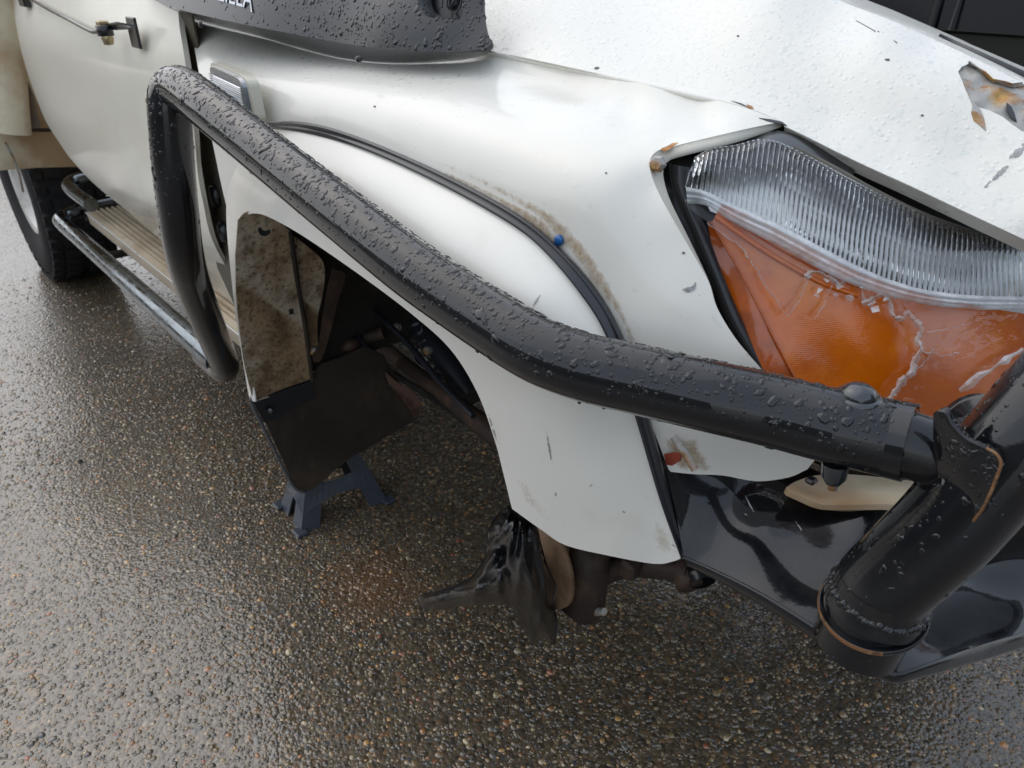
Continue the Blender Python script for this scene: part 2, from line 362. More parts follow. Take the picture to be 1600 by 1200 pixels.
def thin_clear(name, tint=(1, 1, 1), gloss=.9, rough=.03, milk=0., bumps=None):
    """clear plastic or a film of water: lets light through, mirrors at its surface"""
    m = bpy.data.materials.new(name); m.use_nodes = True; t = m.node_tree; t.nodes.clear(); L = t.links
    out = t.nodes.new('ShaderNodeOutputMaterial'); tr = t.nodes.new('ShaderNodeBsdfTransparent'); tr.inputs[0].default_value = (*tint, 1)
    gl = t.nodes.new('ShaderNodeBsdfGlossy'); gl.inputs['Roughness'].default_value = rough; gl.inputs[0].default_value = (gloss, gloss, gloss, 1)
    fr = t.nodes.new('ShaderNodeFresnel'); fr.inputs[0].default_value = 1.5; mx = t.nodes.new('ShaderNodeMixShader')
    ge = t.nodes.new('ShaderNodeNewGeometry'); ib = t.nodes.new('ShaderNodeMath'); ib.operation = 'SUBTRACT'; ib.inputs[0].default_value = 1; L.new(ge.outputs['Backfacing'], ib.inputs[1])
    fm = t.nodes.new('ShaderNodeMath'); fm.operation = 'MULTIPLY'; L.new(fr.outputs[0], fm.inputs[0]); L.new(ib.outputs[0], fm.inputs[1])
    L.new(fm.outputs[0], mx.inputs[0]); L.new(tr.outputs[0], mx.inputs[1]); L.new(gl.outputs[0], mx.inputs[2]); last = mx
    if bumps:
        tc = t.nodes.new('ShaderNodeTexCoord'); n = t.nodes.new('ShaderNodeTexNoise'); n.inputs['Scale'].default_value = bumps[0]; L.new(tc.outputs['Object'], n.inputs['Vector'])
        bp = t.nodes.new('ShaderNodeBump'); bp.inputs['Distance'].default_value = bumps[1]; bp.inputs['Strength'].default_value = .6; L.new(n.outputs['Fac'], bp.inputs['Height']); L.new(bp.outputs[0], gl.inputs['Normal']); L.new(bp.outputs[0], fr.inputs['Normal'])
    if milk:
        df = t.nodes.new('ShaderNodeBsdfDiffuse'); df.inputs[0].default_value = (.88, .90, .91, 1); tl = t.nodes.new('ShaderNodeBsdfTranslucent'); tl.inputs[0].default_value = (.8, .83, .85, 1)
        m1 = t.nodes.new('ShaderNodeMixShader'); m1.inputs[0].default_value = .2; L.new(df.outputs[0], m1.inputs[1]); L.new(tl.outputs[0], m1.inputs[2])
        m2 = t.nodes.new('ShaderNodeMixShader'); m2.inputs[0].default_value = milk
        if milk > .3:
            nm = t.nodes.new('ShaderNodeTexNoise'); nm.inputs['Scale'].default_value = 45; nm.inputs['Detail'].default_value = 6; tcm = t.nodes.new('ShaderNodeTexCoord'); L.new(tcm.outputs['Object'], nm.inputs['Vector']); mm = t.nodes.new('ShaderNodeMapRange'); mm.inputs[1].default_value = .35; mm.inputs[2].default_value = .65; mm.inputs[3].default_value = milk-.28; mm.inputs[4].default_value = milk+.22; L.new(nm.outputs['Fac'], mm.inputs[0]); L.new(mm.outputs[0], m2.inputs[0])
        L.new(mx.outputs[0], m2.inputs[1]); L.new(m1.outputs[0], m2.inputs[2]); last = m2
    L.new(last.outputs[0], out.inputs[0]); return m
clear = mat('clear_headlamp_plastic', (.97, .98, .98), .03, trans=1, ior=1.49)
milky = thin_clear('frosted_headlamp_plastic', (.9, .92, .93), 1., .08, .64, (110, .003))
shard = thin_clear('cracked_clear_plastic', (.97, .96, .95), .8, .04, .012, (60, .003))
frac = thin_clear('fractured_plastic_edge', (.95, .93, .9), 1., .12, .38)
water = thin_clear('water_on_white', (.96, .97, .97), 1., .02)
water_dark = mat('water_on_black', (.005, .0055, .007), .015, spec=.5, ior=1.6)
marker_m = mat('clear_marker_plastic', (.80, .83, .85), .18, metal=.35, coat=1)

# ground: wet exposed aggregate
def ground_mat():
    m = bpy.data.materials.new('wet_aggregate_ground'); m.use_nodes = True; t = m.node_tree; b = t.nodes['Principled BSDF']; L = t.links
    tc = t.nodes.new('ShaderNodeTexCoord')
    def vor(sc):
        v = t.nodes.new('ShaderNodeTexVoronoi'); v.inputs['Scale'].default_value = sc; L.new(tc.outputs['Object'], v.inputs['Vector']); return v
    v = vor(120); se = t.nodes.new('ShaderNodeSeparateColor'); L.new(v.outputs['Color'], se.inputs[0])
    r = t.nodes.new('ShaderNodeValToRGB'); L.new(se.outputs[0], r.inputs[0]); e = r.color_ramp.elements
    e[0].position = 0; e[0].color = (.036, .026, .014, 1); e[1].position = 1; e[1].color = (.17, .14, .09, 1)
    for p, c in ((.35, (.072, .052, .027)), (.7, (.115, .082, .042)), (.86, (.05, .055, .055)), (.94, (.17, .085, .03))): x = e.new(p); x.color = (*c, 1)
    n = t.nodes.new('ShaderNodeTexNoise'); n.inputs['Scale'].default_value = 2.2; n.inputs['Detail'].default_value = 5; L.new(tc.outputs['Object'], n.inputs['Vector'])
    mr = t.nodes.new('ShaderNodeMapRange'); mr.inputs[1].default_value = .3; mr.inputs[2].default_value = .7; mr.inputs[3].default_value = .7; mr.inputs[4].default_value = 1.25; L.new(n.outputs['Fac'], mr.inputs[0])
    mu = t.nodes.new('ShaderNodeVectorMath'); mu.operation = 'SCALE'; L.new(r.outputs[0], mu.inputs[0]); L.new(mr.outputs[0], mu.inputs['Scale'])
    # a rusty stain that soaked into the ground, and browner patches round it
    vd = t.nodes.new('ShaderNodeVectorMath'); vd.operation = 'DISTANCE'; vd.inputs[1].default_value = (-.35, .136, 0); L.new(tc.outputs['Object'], vd.inputs[0])
    ns = t.nodes.new('ShaderNodeTexNoise'); ns.inputs['Scale'].default_value = 16; ns.inputs['Detail'].default_value = 5; L.new(tc.outputs['Object'], ns.inputs['Vector'])
    ma = t.nodes.new('ShaderNodeMath'); ma.operation = 'MULTIPLY_ADD'; ma.inputs[1].default_value = -.16; L.new(ns.outputs['Fac'], ma.inputs[0]); L.new(vd.outputs['Value'], ma.inputs[2])
    ms = t.nodes.new('ShaderNodeMapRange'); ms.inputs[1].default_value = -.03; ms.inputs[2].default_value = .07; ms.inputs[3].default_value = .6; ms.inputs[4].default_value = 0; L.new(ma.outputs[0], ms.inputs[0])
    mxs = t.nodes.new('ShaderNodeMixRGB'); mxs.inputs[2].default_value = (.16, .075, .028, 1); L.new(ms.outputs[0], mxs.inputs[0]); L.new(mu.outputs[0], mxs.inputs[1])
    L.new(mxs.outputs[0], b.inputs['Base Color'])
    b.inputs['Roughness'].default_value = .55; b.inputs['Coat Weight'].default_value = 1; b.inputs['Coat Roughness'].default_value = .08; b.inputs['Coat IOR'].default_value = 1.72
    bp = t.nodes.new('ShaderNodeBump'); bp.inputs['Strength'].default_value = .8; bp.inputs['Distance'].default_value = .0035; bp.invert = True; L.new(v.outputs['Distance'], bp.inputs['Height'])
    n2 = t.nodes.new('ShaderNodeTexNoise'); n2.inputs['Scale'].default_value = 70; L.new(tc.outputs['Object'], n2.inputs['Vector'])
    b2 = t.nodes.new('ShaderNodeBump'); b2.inputs['Strength'].default_value = .35; b2.inputs['Distance'].default_value = .003; L.new(n2.outputs['Fac'], b2.inputs['Height'])
    b3 = t.nodes.new('ShaderNodeBump'); b3.inputs['Strength'].default_value = .2; b3.inputs['Distance'].default_value = .003; b3.invert = True; L.new(v.outputs['Distance'], b3.inputs['Height']); L.new(b2.outputs[0], b3.inputs['Normal'])
    L.new(bp.outputs[0], b.inputs['Normal']); L.new(b3.outputs[0], b.inputs['Coat Normal'])
    return m
def pebble_mat():
    m = bpy.data.materials.new('wet_pebbles'); m.use_nodes = True; t = m.node_tree; b = t.nodes['Principled BSDF']; L = t.links
    a = t.nodes.new('ShaderNodeAttribute'); a.attribute_name = 'tint'; L.new(a.outputs['Color'], b.inputs['Base Color'])
    b.inputs['Roughness'].default_value = .5; b.inputs['Coat Weight'].default_value = 1; b.inputs['Coat Roughness'].default_value = .15; b.inputs['Coat IOR'].default_value = 1.72
    return m

# ------------------------------------------------------------------ ground
gm = ground_mat()
g = obj('ground', [(-60, -60, 0), (60, -60, 0), (60, 60, 0), (-60, 60, 0)], [(0, 1, 2, 3)], gm); tag(g, kind='structure')
ORANGE = np.array([-.35, .136])
def pebbles():
    N = 150000
    X = rng.uniform(-3.0, 1.15, N); Y = rng.uniform(-1.2, 1.5, N); q = proj(np.stack([X, Y, np.zeros(N)], 1))
    dep = (np.stack([X, Y, np.zeros(N)], 1)-CAM)@FW
    ok = (dep > .3) & (q[:, 0] > -150) & (q[:, 0] < 1750) & (q[:, 1] > 200) & (q[:, 1] < 1330)
    dist = np.hypot(X-CAM[0], Y-CAM[1]); ok &= rng.uniform(0, 1, N) < np.clip(1.9-dist*.55, .12, 1)
    X, Y, dist = X[ok], Y[ok], dist[ok]; n = len(X)
    r = np.clip(rng.lognormal(math.log(.0034), .38, n), .0015, .0088)*np.clip(.9+.1*dist, 1, 1.5)
    el = rng.uniform(.62, 1., n); th = rng.uniform(0, 6.28, n); h = r*rng.uniform(.12, .36, n)*(1+.45*np.sin(X*4.1+1.3*np.sin(Y*5.3))*np.sin(Y*3.7+1.1*np.sin(X*6.1)))
    K = 7; a = np.arange(K)/K*6.2832
    rad = rng.uniform(.78, 1.18, (n, K))
    cx = np.cos(a)[None]*rad*r[:, None]; cy = np.sin(a)[None]*rad*(r*el)[:, None]
    c, s = np.cos(th)[:, None], np.sin(th)[:, None]; bx, by = cx*c-cy*s, cx*s+cy*c
    V = np.zeros((n, 2*K+1, 3)); V[:, :K, 0] = X[:, None]+bx; V[:, :K, 1] = Y[:, None]+by; V[:, :K, 2] = -.0008
    V[:, K:2*K, 0] = X[:, None]+bx*.72; V[:, K:2*K, 1] = Y[:, None]+by*.72; V[:, K:2*K, 2] = (h*.8)[:, None]*rng.uniform(.75, 1.15, (n, K))
    V[:, 2*K, 0] = X; V[:, 2*K, 1] = Y; V[:, 2*K, 2] = h
    f = []
    for k in range(K):
        k2 = (k+1) % K; f += [(k, k2, K+k2), (k, K+k2, K+k), (K+k, K+k2, 2*K)]
    F = (np.array(f)[None]+(np.arange(n)*(2*K+1))[:, None, None]).reshape(-1, 3)
    pal = np.array([(.036, .030, .020), (.056, .046, .029), (.085, .068, .040), (.13, .102, .060), (.06, .06, .058), (.03, .034, .036), (.16, .13, .085), (.20, .10, .035), (.24, .15, .055), (.17, .06, .035), (.26, .24, .19)])
    pr_ = np.array([.17, .18, .18, .13, .10, .08, .06, .035, .025, .015, .025]); pr_ /= pr_.sum()
    col = pal[rng.choice(len(pal), n, p=pr_)]*rng.uniform(.9, 1.9, (n, 1))*np.array([1.13, .97, .72])
    d = np.hypot((X-ORANGE[0])/.14, (Y-ORANGE[1])/.10); wv = (np.clip(1.1-1.1*d, 0, .75)*rng.uniform(.1, 1, n))[:, None]
    col = col*(1-wv)+np.array([.26, .115, .045])*wv*rng.uniform(.5, 1.4, (n, 1))
    C = np.ones((n, 2*K+1, 4)); C[:, :, :3] = col[:, None]
    o = obj('gravel', V.reshape(-1, 3), F, pebble_mat(), None, True, colors=C.reshape(-1, 4))
    tag(o, 'wet brown and grey pebbles set in the dark ground surface', 'gravel', kind='stuff')
pebbles()

# ------------------------------------------------------------------ the truck
truck = empty('pickup_truck', (-1.4, .95, 0))
tag(truck, 'white pickup truck with damaged headlight and front wheel removed', 'pickup truck')

# --- guard and bonnet share one depth surface
def px3(*pts): return [(*proj(np.array(p))[:2], p[1]) for p in pts]
def _sec():
    P = []
    for X in np.arange(-.65, .23, .043):
        t = min(1, max(0, (X+.05)/.27)); dz = -.013*t
        P += [(X, y+.012*t*(y > .2), z+dz) for y, z in ((.07, .93), (.07, .98), (.0715, 1.02), (.077, 1.05), (.0905, 1.076), (.117, 1.096), (.152, 1.108), (.19, 1.1145), (.222, 1.119), (.236, 1.129), (.247, 1.142))]
    P += [(.30, y, z) for y, z in ((.078, 1.0), (.085, 1.035), (.100, 1.061), (.128, 1.080), (.165, 1.091), (.21, 1.097), (.25, 1.104), (.262, 1.112), (.272, 1.120))]
    return P
guard = TPS(px3(*_sec()) + [(870, 380, .0745), (930, 450, .078), (970, 520, .081), (1010, 630, .088), (1050, 740, .094),
    (1215, 190, .285), (1150, 165, .277), (1035, 250, .150), (1080, 225, .175), (1140, 206, .222), (1022, 290, .130), (1060, 380, .120), (1110, 440, .126), (1150, 510, .130), (1190, 575, .138), (1060, 480, .104), (1150, 660, .135), (1262, 733, .19), (1130, 742, .137), (1060, 600, .102),
    (330, 215, .070), (355, 330, .068), (370, 260, .068)], lam=2e-3)
ridge = cr([(1226, 194), (1215, 188), (1150, 164), (1000, 130), (790, 85), (600, 57), (470, 38), (330, 18), (280, 8)], 5)
ridge_f = cr([(1226, 194), (1215, 188), (1150, 164), (1000, 130), (790, 85), (600, 50), (470, 15), (330, -15), (280, -25)], 5)
hl_edge = cr([(1215, 191), (1150, 205), (1050, 229), (1024, 238), (1015, 257), (1024, 290), (1050, 340), (1085, 400), (1108, 442), (1120, 480), (1150, 530), (1192, 580)], 6)
low = cr([(1192, 580), (1240, 645), (1275, 705), (1262, 733)], 4)
bot = cr([(1262, 733), (1232, 746), (1182, 752), (1130, 743), (1085, 741), (1046, 737)], 4)
under = cr([(1046, 737), (1028, 690), (1000, 620), (960, 545), (915, 480), (860, 405), (800, 353), (700, 297), (600, 250), (500, 217), (430, 208), (400, 225), (378, 262), (366, 320), (358, 340)], 4)
rear = cr([(358, 340), (345, 285), (332, 222), (325, 190), (312, 120), (303, 70), (298, 40), (290, -12)], 4)
fender_out = np.vstack([hl_edge[:-1], low[:-1], bot[:-1], under[:-1], rear[:-1], ridge_f[::-1][1:-1]])
fender = panel('front_fender', fender_out, guard, white, truck, step=10, thick=.0012, flange=[(rear, (0, .035, 0), 3)])

edge = cr([(1240, -36), (1310, 0), (1380, 27), (1455, 60), (1530, 95), (1600, 131), (1680, 178)], 6)
bon = TPS([(600, 57, .243), (790, 85, .246), (1000, 130, .262), (1150, 165, .277), (1226, 196, .286), (1310, 240, .293), (1420, 290, .305), (1600, 372, .335),
    (800, 40, .285), (900, 0, .36), (1000, 80, .315), (1100, 60, .36), (1200, 130, .325), (1300, 100, .385), (1300, 180, .335), (1400, 250, .326), (1400, 180, .365), (1500, 250, .365), (1600, 300, .365), (1600, 345, .342),
    (1200, 0, .43), (1370, 60, .435), (1450, 100, .435), (1560, 165, .43), (1420, 60, .468), (1500, 97, .465), (1590, 143, .462),
    (1310, 2, .50), (1455, 62, .50), (1600, 133, .49), (700, -60, .42), (1000, -60, .5), (1680, 400, .36), (1680, 260, .40), (1680, 182, .49)])
front_lip = cr([(1226, 197), (1262, 214), (1310, 238), (1360, 262), (1420, 289), (1500, 327), (1600, 374), (1680, 412)], 5)
bon_out = np.vstack([ridge[::-1][:-1] + np.array([0, -.6]), front_lip, edge[::-1][0:1], edge[::-1][1:], cr([(1240, -36), (1000, -90), (700, -90), (480, -60), (280, 0)], 4)[1:-1]])
# torn hole in the bonnet
hole = np.array([(1497, 112), (1503, 104), (1514, 99), (1526, 104), (1540, 116), (1552, 126), (1570, 131), (1584, 133), (1600, 131), (1626, 140), (1630, 175), (1612, 198), (1598, 206), (1584, 196), (1566, 182), (1545, 172), (1529, 168), (1519, 158), (1509, 142), (1504, 128)], float)
bonnet = panel('bonnet', bon_out, bon, white_wet, truck, holes=[hole], step=11, thick=.0012, flange=[(front_lip, (-.006, .014, -.014), 3)])
# the bonnet's far side beyond its crown
e3 = lift(edge, bon)
rows = []
for s_, dz in ((0, 0), (.02, -.0012), (.06, -.006), (.14, -.018), (.3, -.045), (.6, -.10), (.9, -.16)): rows.append(e3+np.array([.0, s_, dz]))
V, F = loft(rows); F = [f for f in F]; V = np.array(V)
n0 = np.cross(V[1]-V[0], V[len(e3)]-V[0]); F = F if n0[2] > 0 else [f[::-1] for f in F]
V2, F2, _ = thicken(V, F, .0015); obj('bonnet_far_panel', V2, F2, white_wet, truck)
# dark rubber strip lying along the far side of the bonnet edge
pb = lift(cr([(1440, 52), (1500, 82), (1560, 112), (1610, 136), (1680, 178)], 6), bon) + np.array([0, .05, -.004])
V, F = tube(pb, np.linspace(.002, .008, len(pb)), 10); obj('bonnet_rubber_strip', V, F, rubber, truck)

rp = cr([(600, 57), (700, 71), (790, 85), (900, 109), (1000, 130), (1080, 148), (1146, 163)], 8)
rg = np.array([at(p[0], p[1]+1.2, Y=.5*(a_+b_)+.0012) for p, a_, b_ in zip(rp, bon(rp), guard(rp))]); tt = np.linspace(0, 1, len(rg)); rg = np.stack([np.polyval(np.polyfit(tt, rg[:, k], 3), tt) for k in range(3)], 1)
V, F = tube(rg, np.r_[np.full(len(rg)-8, .0034), np.linspace(.0034, .0010, 8)], 14); obj('pressed_ridge', V, F, white_wet, bonnet)
# torn metal inside the hole, its ragged lip and the bare strip hanging from it
tf = lambda p: bon(p)+.006+.004*np.sin(np.asarray(p)[:, 0]*.11)*np.cos(np.asarray(p)[:, 1]*.16)
panel('torn_metal', hole+np.sign(hole-hole.mean(0))*3, tf, torn, bonnet, step=5, thick=.001, label='rusty torn metal showing in the ragged hole in the bonnet')
off = lambda f, d: (lambda p: f(p)-d)
def decal(name, pts, f, m, parent, d=.0006, fade=8, step=5, label=None): return panel(name, pts, off(f, d), m, parent, step=step, thick=0, fade=fade, label=label)
panel('rust_tear', [(1512, 146), (1522, 160), (1533, 172), (1538, 186), (1541, 204), (1532, 196), (1522, 188), (1518, 176), (1520, 164)], off(bon, .001), torn, bonnet, step=5, thick=.0006)
panel('dark_gap', [(1573, 160), (1580, 166), (1585, 176), (1589, 190), (1580, 184), (1573, 172)], lambda p: bon(p)+.0015, headblack, bonnet, step=5, thick=.001)
rows = []
L3 = lift(hole[2:9], bon)
for a_, b_ in ((0, 0), (.5, .6), (1, 1)): rows.append(L3+np.array([0, -.004*b_, .004*b_-.002])+rng.normal(0, .0006, L3.shape))
V, F = loft(rows); F = orient(V, F); V, F, _ = thicken(V, F, .0008); obj('curled_lip', V, F, torn, bonnet)
# scuffs and chips
for k in range(14):
    x0, y0 = 1525+k*6+rng.uniform(-4, 4), 305-k*6.2+rng.uniform(-6, 6); l = rng.uniform(10, 34)
    decal('scuff', [(x0, y0), (x0+l*.5, y0-l*.55-3), (x0+l*.9, y0-l*.8), (x0+l*.55, y0-l*.35+3)], bon, grey_scratch, bonnet, fade=4, step=4)
chip_m = mat('bare_chip', (.12, .115, .11), .6)
for (x, y, s_) in ((1387, 93, 4), (1441, 180, 3), (932, 106, 4), (1153, 56, 2.5)):
    a_ = np.arange(8)/8*6.283; panel('paint_chip', np.stack([x+np.cos(a_)*s_*rng.uniform(.7, 1.3, 8), y+np.sin(a_)*s_*.5*rng.uniform(.7, 1.3, 8)], 1), off(bon, .0006), chip_m, bonnet, step=9, thick=.0003)
for (x, y, s_) in ((585, 166, 1.8), (1068, 395, 2.5), (947, 270, 1.8)):
    a_ = np.arange(8)/8*6.283; panel('paint_chip', np.stack([x+np.cos(a_)*s_*rng.uniform(.7, 1.3, 8), y+np.sin(a_)*s_*.8*rng.uniform(.7, 1.3, 8)], 1), off(guard, .0006), chip_m, fender, step=9, thick=.0003)
for (p, q) in (((1338, 32), (1368, 49)), ((1371, 48), (1402, 67))): panel('paint_crack', [(p[0], p[1]-.6), (q[0], q[1]-1), (q[0], q[1]+.8), (p[0], p[1]+.6)], off(bon, .0006), chip_m, bonnet, step=20, thick=.0003)
panel('paint_crack', [(1142, 157), (1158, 161), (1172, 168), (1160, 164)], off(bon, .0009), chip_m, bonnet, step=20, thick=.0004)
decal('rust_spot', [(1160, 158), (1178, 163), (1182, 172), (1168, 172)], bon, rust, bonnet, fade=5)
panel('shut_gap', [(1186, 184), (1204, 186), (1222, 190), (1230, 196), (1218, 193), (1200, 189)], off(guard, .0012), headblack, fender, step=20, thick=.0006)
decal('scuff', [(1062, 452), (1078, 447), (1090, 437), (1088, 452), (1074, 460)], guard, grey_scratch, fender, fade=4, step=4)
# dirt line above the flare and rust by the headlight
dl = np.vstack([cr([(520, 205), (640, 240), (745, 285), (830, 335), (885, 390), (930, 450), (965, 500), (985, 540)], 6), cr([(1000, 545), (985, 505), (955, 445), (915, 385), (865, 335), (790, 295), (700, 255), (600, 222), (530, 203)], 6)])
decal('dirt_stain', dl, guard, dirt, fender, d=.0005, fade=9, step=6, label='brown dirt line above the wheel arch trim')
decal('dirt_stain', np.vstack([cr([(660, 268), (745, 300), (810, 340), (862, 395)], 6), cr([(885, 395), (850, 345), (780, 305), (700, 268)], 6)]), guard, dirt, fender, d=.0007, fade=6, step=5)
decal('rust_spot', [(1030, 232), (1050, 222), (1062, 222), (1052, 232), (1036, 240)], guard, rust, fender, fade=4, step=4)
V, F = lathe([(0, -.001), (.004, -.001), (.0055, .0005), (.0055, .004)], at(871, 376, Y=.070), (0, 1, 0), 16); obj('blue_plug', V, F, blue_plug, fender)

# --- headlamp opening flange
inner = cr([(1222, 198), (1152, 222), (1070, 243), (1044, 252), (1036, 270), (1046, 310), (1076, 372), (1108, 440), (1124, 490), (1160, 545), (1200, 592)], 6)
outer = resample(hl_edge, len(inner)); inner = resample(inner, len(inner))
rows = [lift(outer, lambda p: guard(p)+.001), lift(outer*.6+inner*.4, lambda p: guard(p)+.007), lift(inner, lambda p: guard(p)+.010), lift(inner, lambda p: guard(p)+.05)]
V, F = loft(rows); F = orient(V, F); V, F, _ = thicken(V, F, .001); fl = obj('headlight_flange', V, F, flange_m, fender)
V, F = lathe([(0, -.004), (.006, -.004), (.0085, -.001), (.0085, .004)], at(1027, 256, Y=.142), (-.3, .9, -.3), 6); obj('rusty_bolt', V, F, torn, fl, smooth=False)

# --- headlight
lens = TPS([(1085, 240, .168), (1110, 345, .160), (1150, 460, .156), (1195, 580, .158), (1220, 225, .232), (1350, 300, .275), (1350, 430, .250), (1300, 590, .205), (1600, 385, .385), (1600, 480, .38), (1600, 640, .36), (1450, 560, .275), (1480, 360, .330), (1680, 430, .44), (1680, 640, .42)])
lf = lambda d: (lambda p: lens(p)+d)
house_out = np.array([(1015, 235), (1215, 180), (1320, 225), (1700, 380), (1700, 700), (1240, 660), (1150, 560), (1060, 400), (1020, 290)], float)
head = panel('headlight', house_out, lf(.075), headblack, truck, step=25, thick=.003, label='cracked headlight with clear top and broken amber lower lens')
# black rim round the lamp, standing in the opening
rim_o = cr([(1044, 256), (1052, 300), (1080, 365), (1112, 440), (1140, 510), (1190, 590)], 5); rim_i = cr([(1078, 262), (1082, 305), (1106, 365), (1130, 430), (1160, 500), (1202, 588)], 5)
rows = [lift(rim_o, lf(.03)), lift(rim_o*.7+rim_i*.3, lf(.014)), lift(rim_o*.35+rim_i*.65, lf(.012)), lift(rim_i, lf(.02))]
V, F = loft(rows); F = orient(V, F); V, F, _ = thicken(V, F, .002); obj('lamp_rim', V, F, headblack, head)
top_o = cr([(1044, 254), (1090, 236), (1150, 222), (1215, 204), (1280, 226), (1340, 258)], 5); top_i = cr([(1080, 262), (1120, 250), (1165, 236), (1205, 222), (1270, 250), (1330, 280)], 5)
rows = [lift(top_o, lf(.045)), lift(top_o*.5+top_i*.5, lf(.03)), lift(top_i, lf(.02))]
V, F = loft(rows); F = orient(V, F); V, F, _ = thicken(V, F, .002); obj('lamp_rim', V, F, headblack, head)
# perished rubber seal between lamp and bonnet
V, F = tube(lift(cr([(1238, 234), (1300, 264), (1360, 298), (1430, 333), (1500, 360), (1560, 378), (1680, 400)], 6), lf(.006)), .0042, 10); obj('lamp_seal', V, F, olive_seal, head)
# reflectors
refl = cr([(1090, 290), (1130, 256), (1200, 240), (1290, 280), (1360, 325), (1450, 365), (1540, 388), (1680, 405)], 6)
refl_b = cr([(1680, 505), (1600, 490), (1500, 482), (1420, 464), (1340, 430), (1260, 392), (1180, 356), (1110, 330)], 6)
panel('reflector', np.vstack([refl, refl_b]), lambda p: lens(p)+.03+.02*np.clip((380-np.asarray(p)[:, 1])/120, -.5, 1), silver, head, step=12, thick=.001)
panel('reflector_shade', np.vstack([cr([(1120, 262), (1200, 232), (1270, 258), (1350, 300), (1450, 348), (1540, 372), (1680, 392)], 6), cr([(1680, 430), (1540, 408), (1450, 382), (1360, 342), (1290, 297), (1215, 258), (1150, 262)], 6)]), lf(.028), headblack, head, step=14, thick=.001)
# fluted clear lens: ridges across the sheet
t_top = cr([(1085, 246), (1110, 232), (1150, 226), (1182, 218), (1215, 221), (1270, 247), (1340, 285), (1420, 325), (1500, 355), (1580, 374), (1680, 388)], 8)
t_bot = cr([(1072, 292), (1105, 300), (1150, 322), (1215, 350), (1280, 384), (1340, 415), (1400, 440), (1460, 455), (1530, 462), (1600, 464), (1680, 470)], 8)
nfl = 76; n_ = nfl*6+1; A_ = resample(t_top, n_); B_ = resample(t_bot, n_)
rows = []
for k in range(9):
    s_ = k/8; P_ = A_*(1-s_)+B_*s_; Yv = lens(P_); ph = np.arange(n_)/6*2*math.pi
    Yv = Yv-.0012*np.abs(np.cos(ph/2)) - (.006*math.sin(math.pi*min(1, s_*1.1)))
    rows.append(np.array([at(p[0], p[1], Y=y_) for p, y_ in zip(P_, Yv)]))
V, F = loft(rows); F = orient(V, F); V, F, _ = thicken(V, F, .003); obj('clear_lens', V, F, clear, head, label='clear upper lens with fine vertical flutes')
# frosted band of the lens with two long ribs
b_bot = cr([(1074, 318), (1105, 322), (1150, 350), (1215, 384), (1280, 420), (1340, 448), (1400, 466), (1460, 478), (1530, 484), (1600, 484), (1680, 488)], 8)
n_ = 90; A_ = resample(t_bot, n_); B_ = resample(b_bot, n_); rows = []
for s_, d_ in ((0, -.001), (.12, -.005), (.3, -.006), (.38, -.002), (.5, -.0055), (.62, -.006), (.7, -.002), (.82, -.005), (1, .001)):
    P_ = A_*(1-s_)+B_*s_; rows.append(lift(P_, lf(d_-.002)))
V, F = loft(rows); F = orient(V, F); obj('frosted_band', V, F, milky, head)
# amber lens and its darker side facet
am = np.vstack([cr([(1128, 318), (1180, 340), (1250, 378), (1330, 420), (1410, 450), (1500, 472), (1600, 490), (1700, 500)], 6), [(1700, 720), (1250, 660)], cr([(1258, 620), (1215, 540), (1170, 450), (1135, 385), (1112, 348)], 4)])
panel('amber_lens', am, lambda p: lens(p)+.012+.004*np.sin((np.asarray(p)[:, 0]-np.asarray(p)[:, 1])*.02), amber, head, step=14, thick=.002)
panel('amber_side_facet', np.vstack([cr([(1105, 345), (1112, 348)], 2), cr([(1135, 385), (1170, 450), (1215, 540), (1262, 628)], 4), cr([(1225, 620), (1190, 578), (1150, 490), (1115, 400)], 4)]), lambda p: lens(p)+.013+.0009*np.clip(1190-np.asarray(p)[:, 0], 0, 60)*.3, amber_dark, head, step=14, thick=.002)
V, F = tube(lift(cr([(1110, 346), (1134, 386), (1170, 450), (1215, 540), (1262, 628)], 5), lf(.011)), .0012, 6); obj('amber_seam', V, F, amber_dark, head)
for pts in ([(1118, 338), (1200, 395), (1280, 440), (1340, 462)], [(1130, 328), (1215, 385), (1300, 428), (1350, 448)]):
    V, F = tube(lift(cr(pts, 8), lf(.0085)), .003, 8); obj('amber_rib', V, F, amber, head)
# the broken clear cover: what is left of it
c_right = np.vstack([cr([(1345, 445), (1420, 470), (1500, 484), (1600, 488), (1700, 492)], 5), [(1700, 730), (1400, 660)], [(1398, 610), (1408, 598), (1424, 580), (1430, 560), (1440, 545), (1432, 528), (1440, 512), (1428, 500), (1418, 492), (1408, 497), (1396, 494), (1392, 480), (1388, 468), (1378, 462), (1362, 470), (1346, 474)]])
panel('cover_shard', c_right, lf(.002), shard, head, step=16, thick=.0012, label='large piece of clear cover over the right of the amber lens')
c_left = np.array([(1072, 318), (1110, 322), (1160, 352), (1240, 398), (1320, 438), (1348, 444), (1344, 432), (1330, 436), (1312, 442), (1296, 432), (1276, 424), (1262, 440), (1250, 468), (1236, 492), (1228, 484), (1206, 462), (1190, 438), (1172, 404), (1140, 375), (1108, 348), (1076, 325)], float)
panel('cover_shard', c_left, lf(.002), shard, head, step=12, thick=.0012, label='jagged left piece of the broken clear cover')
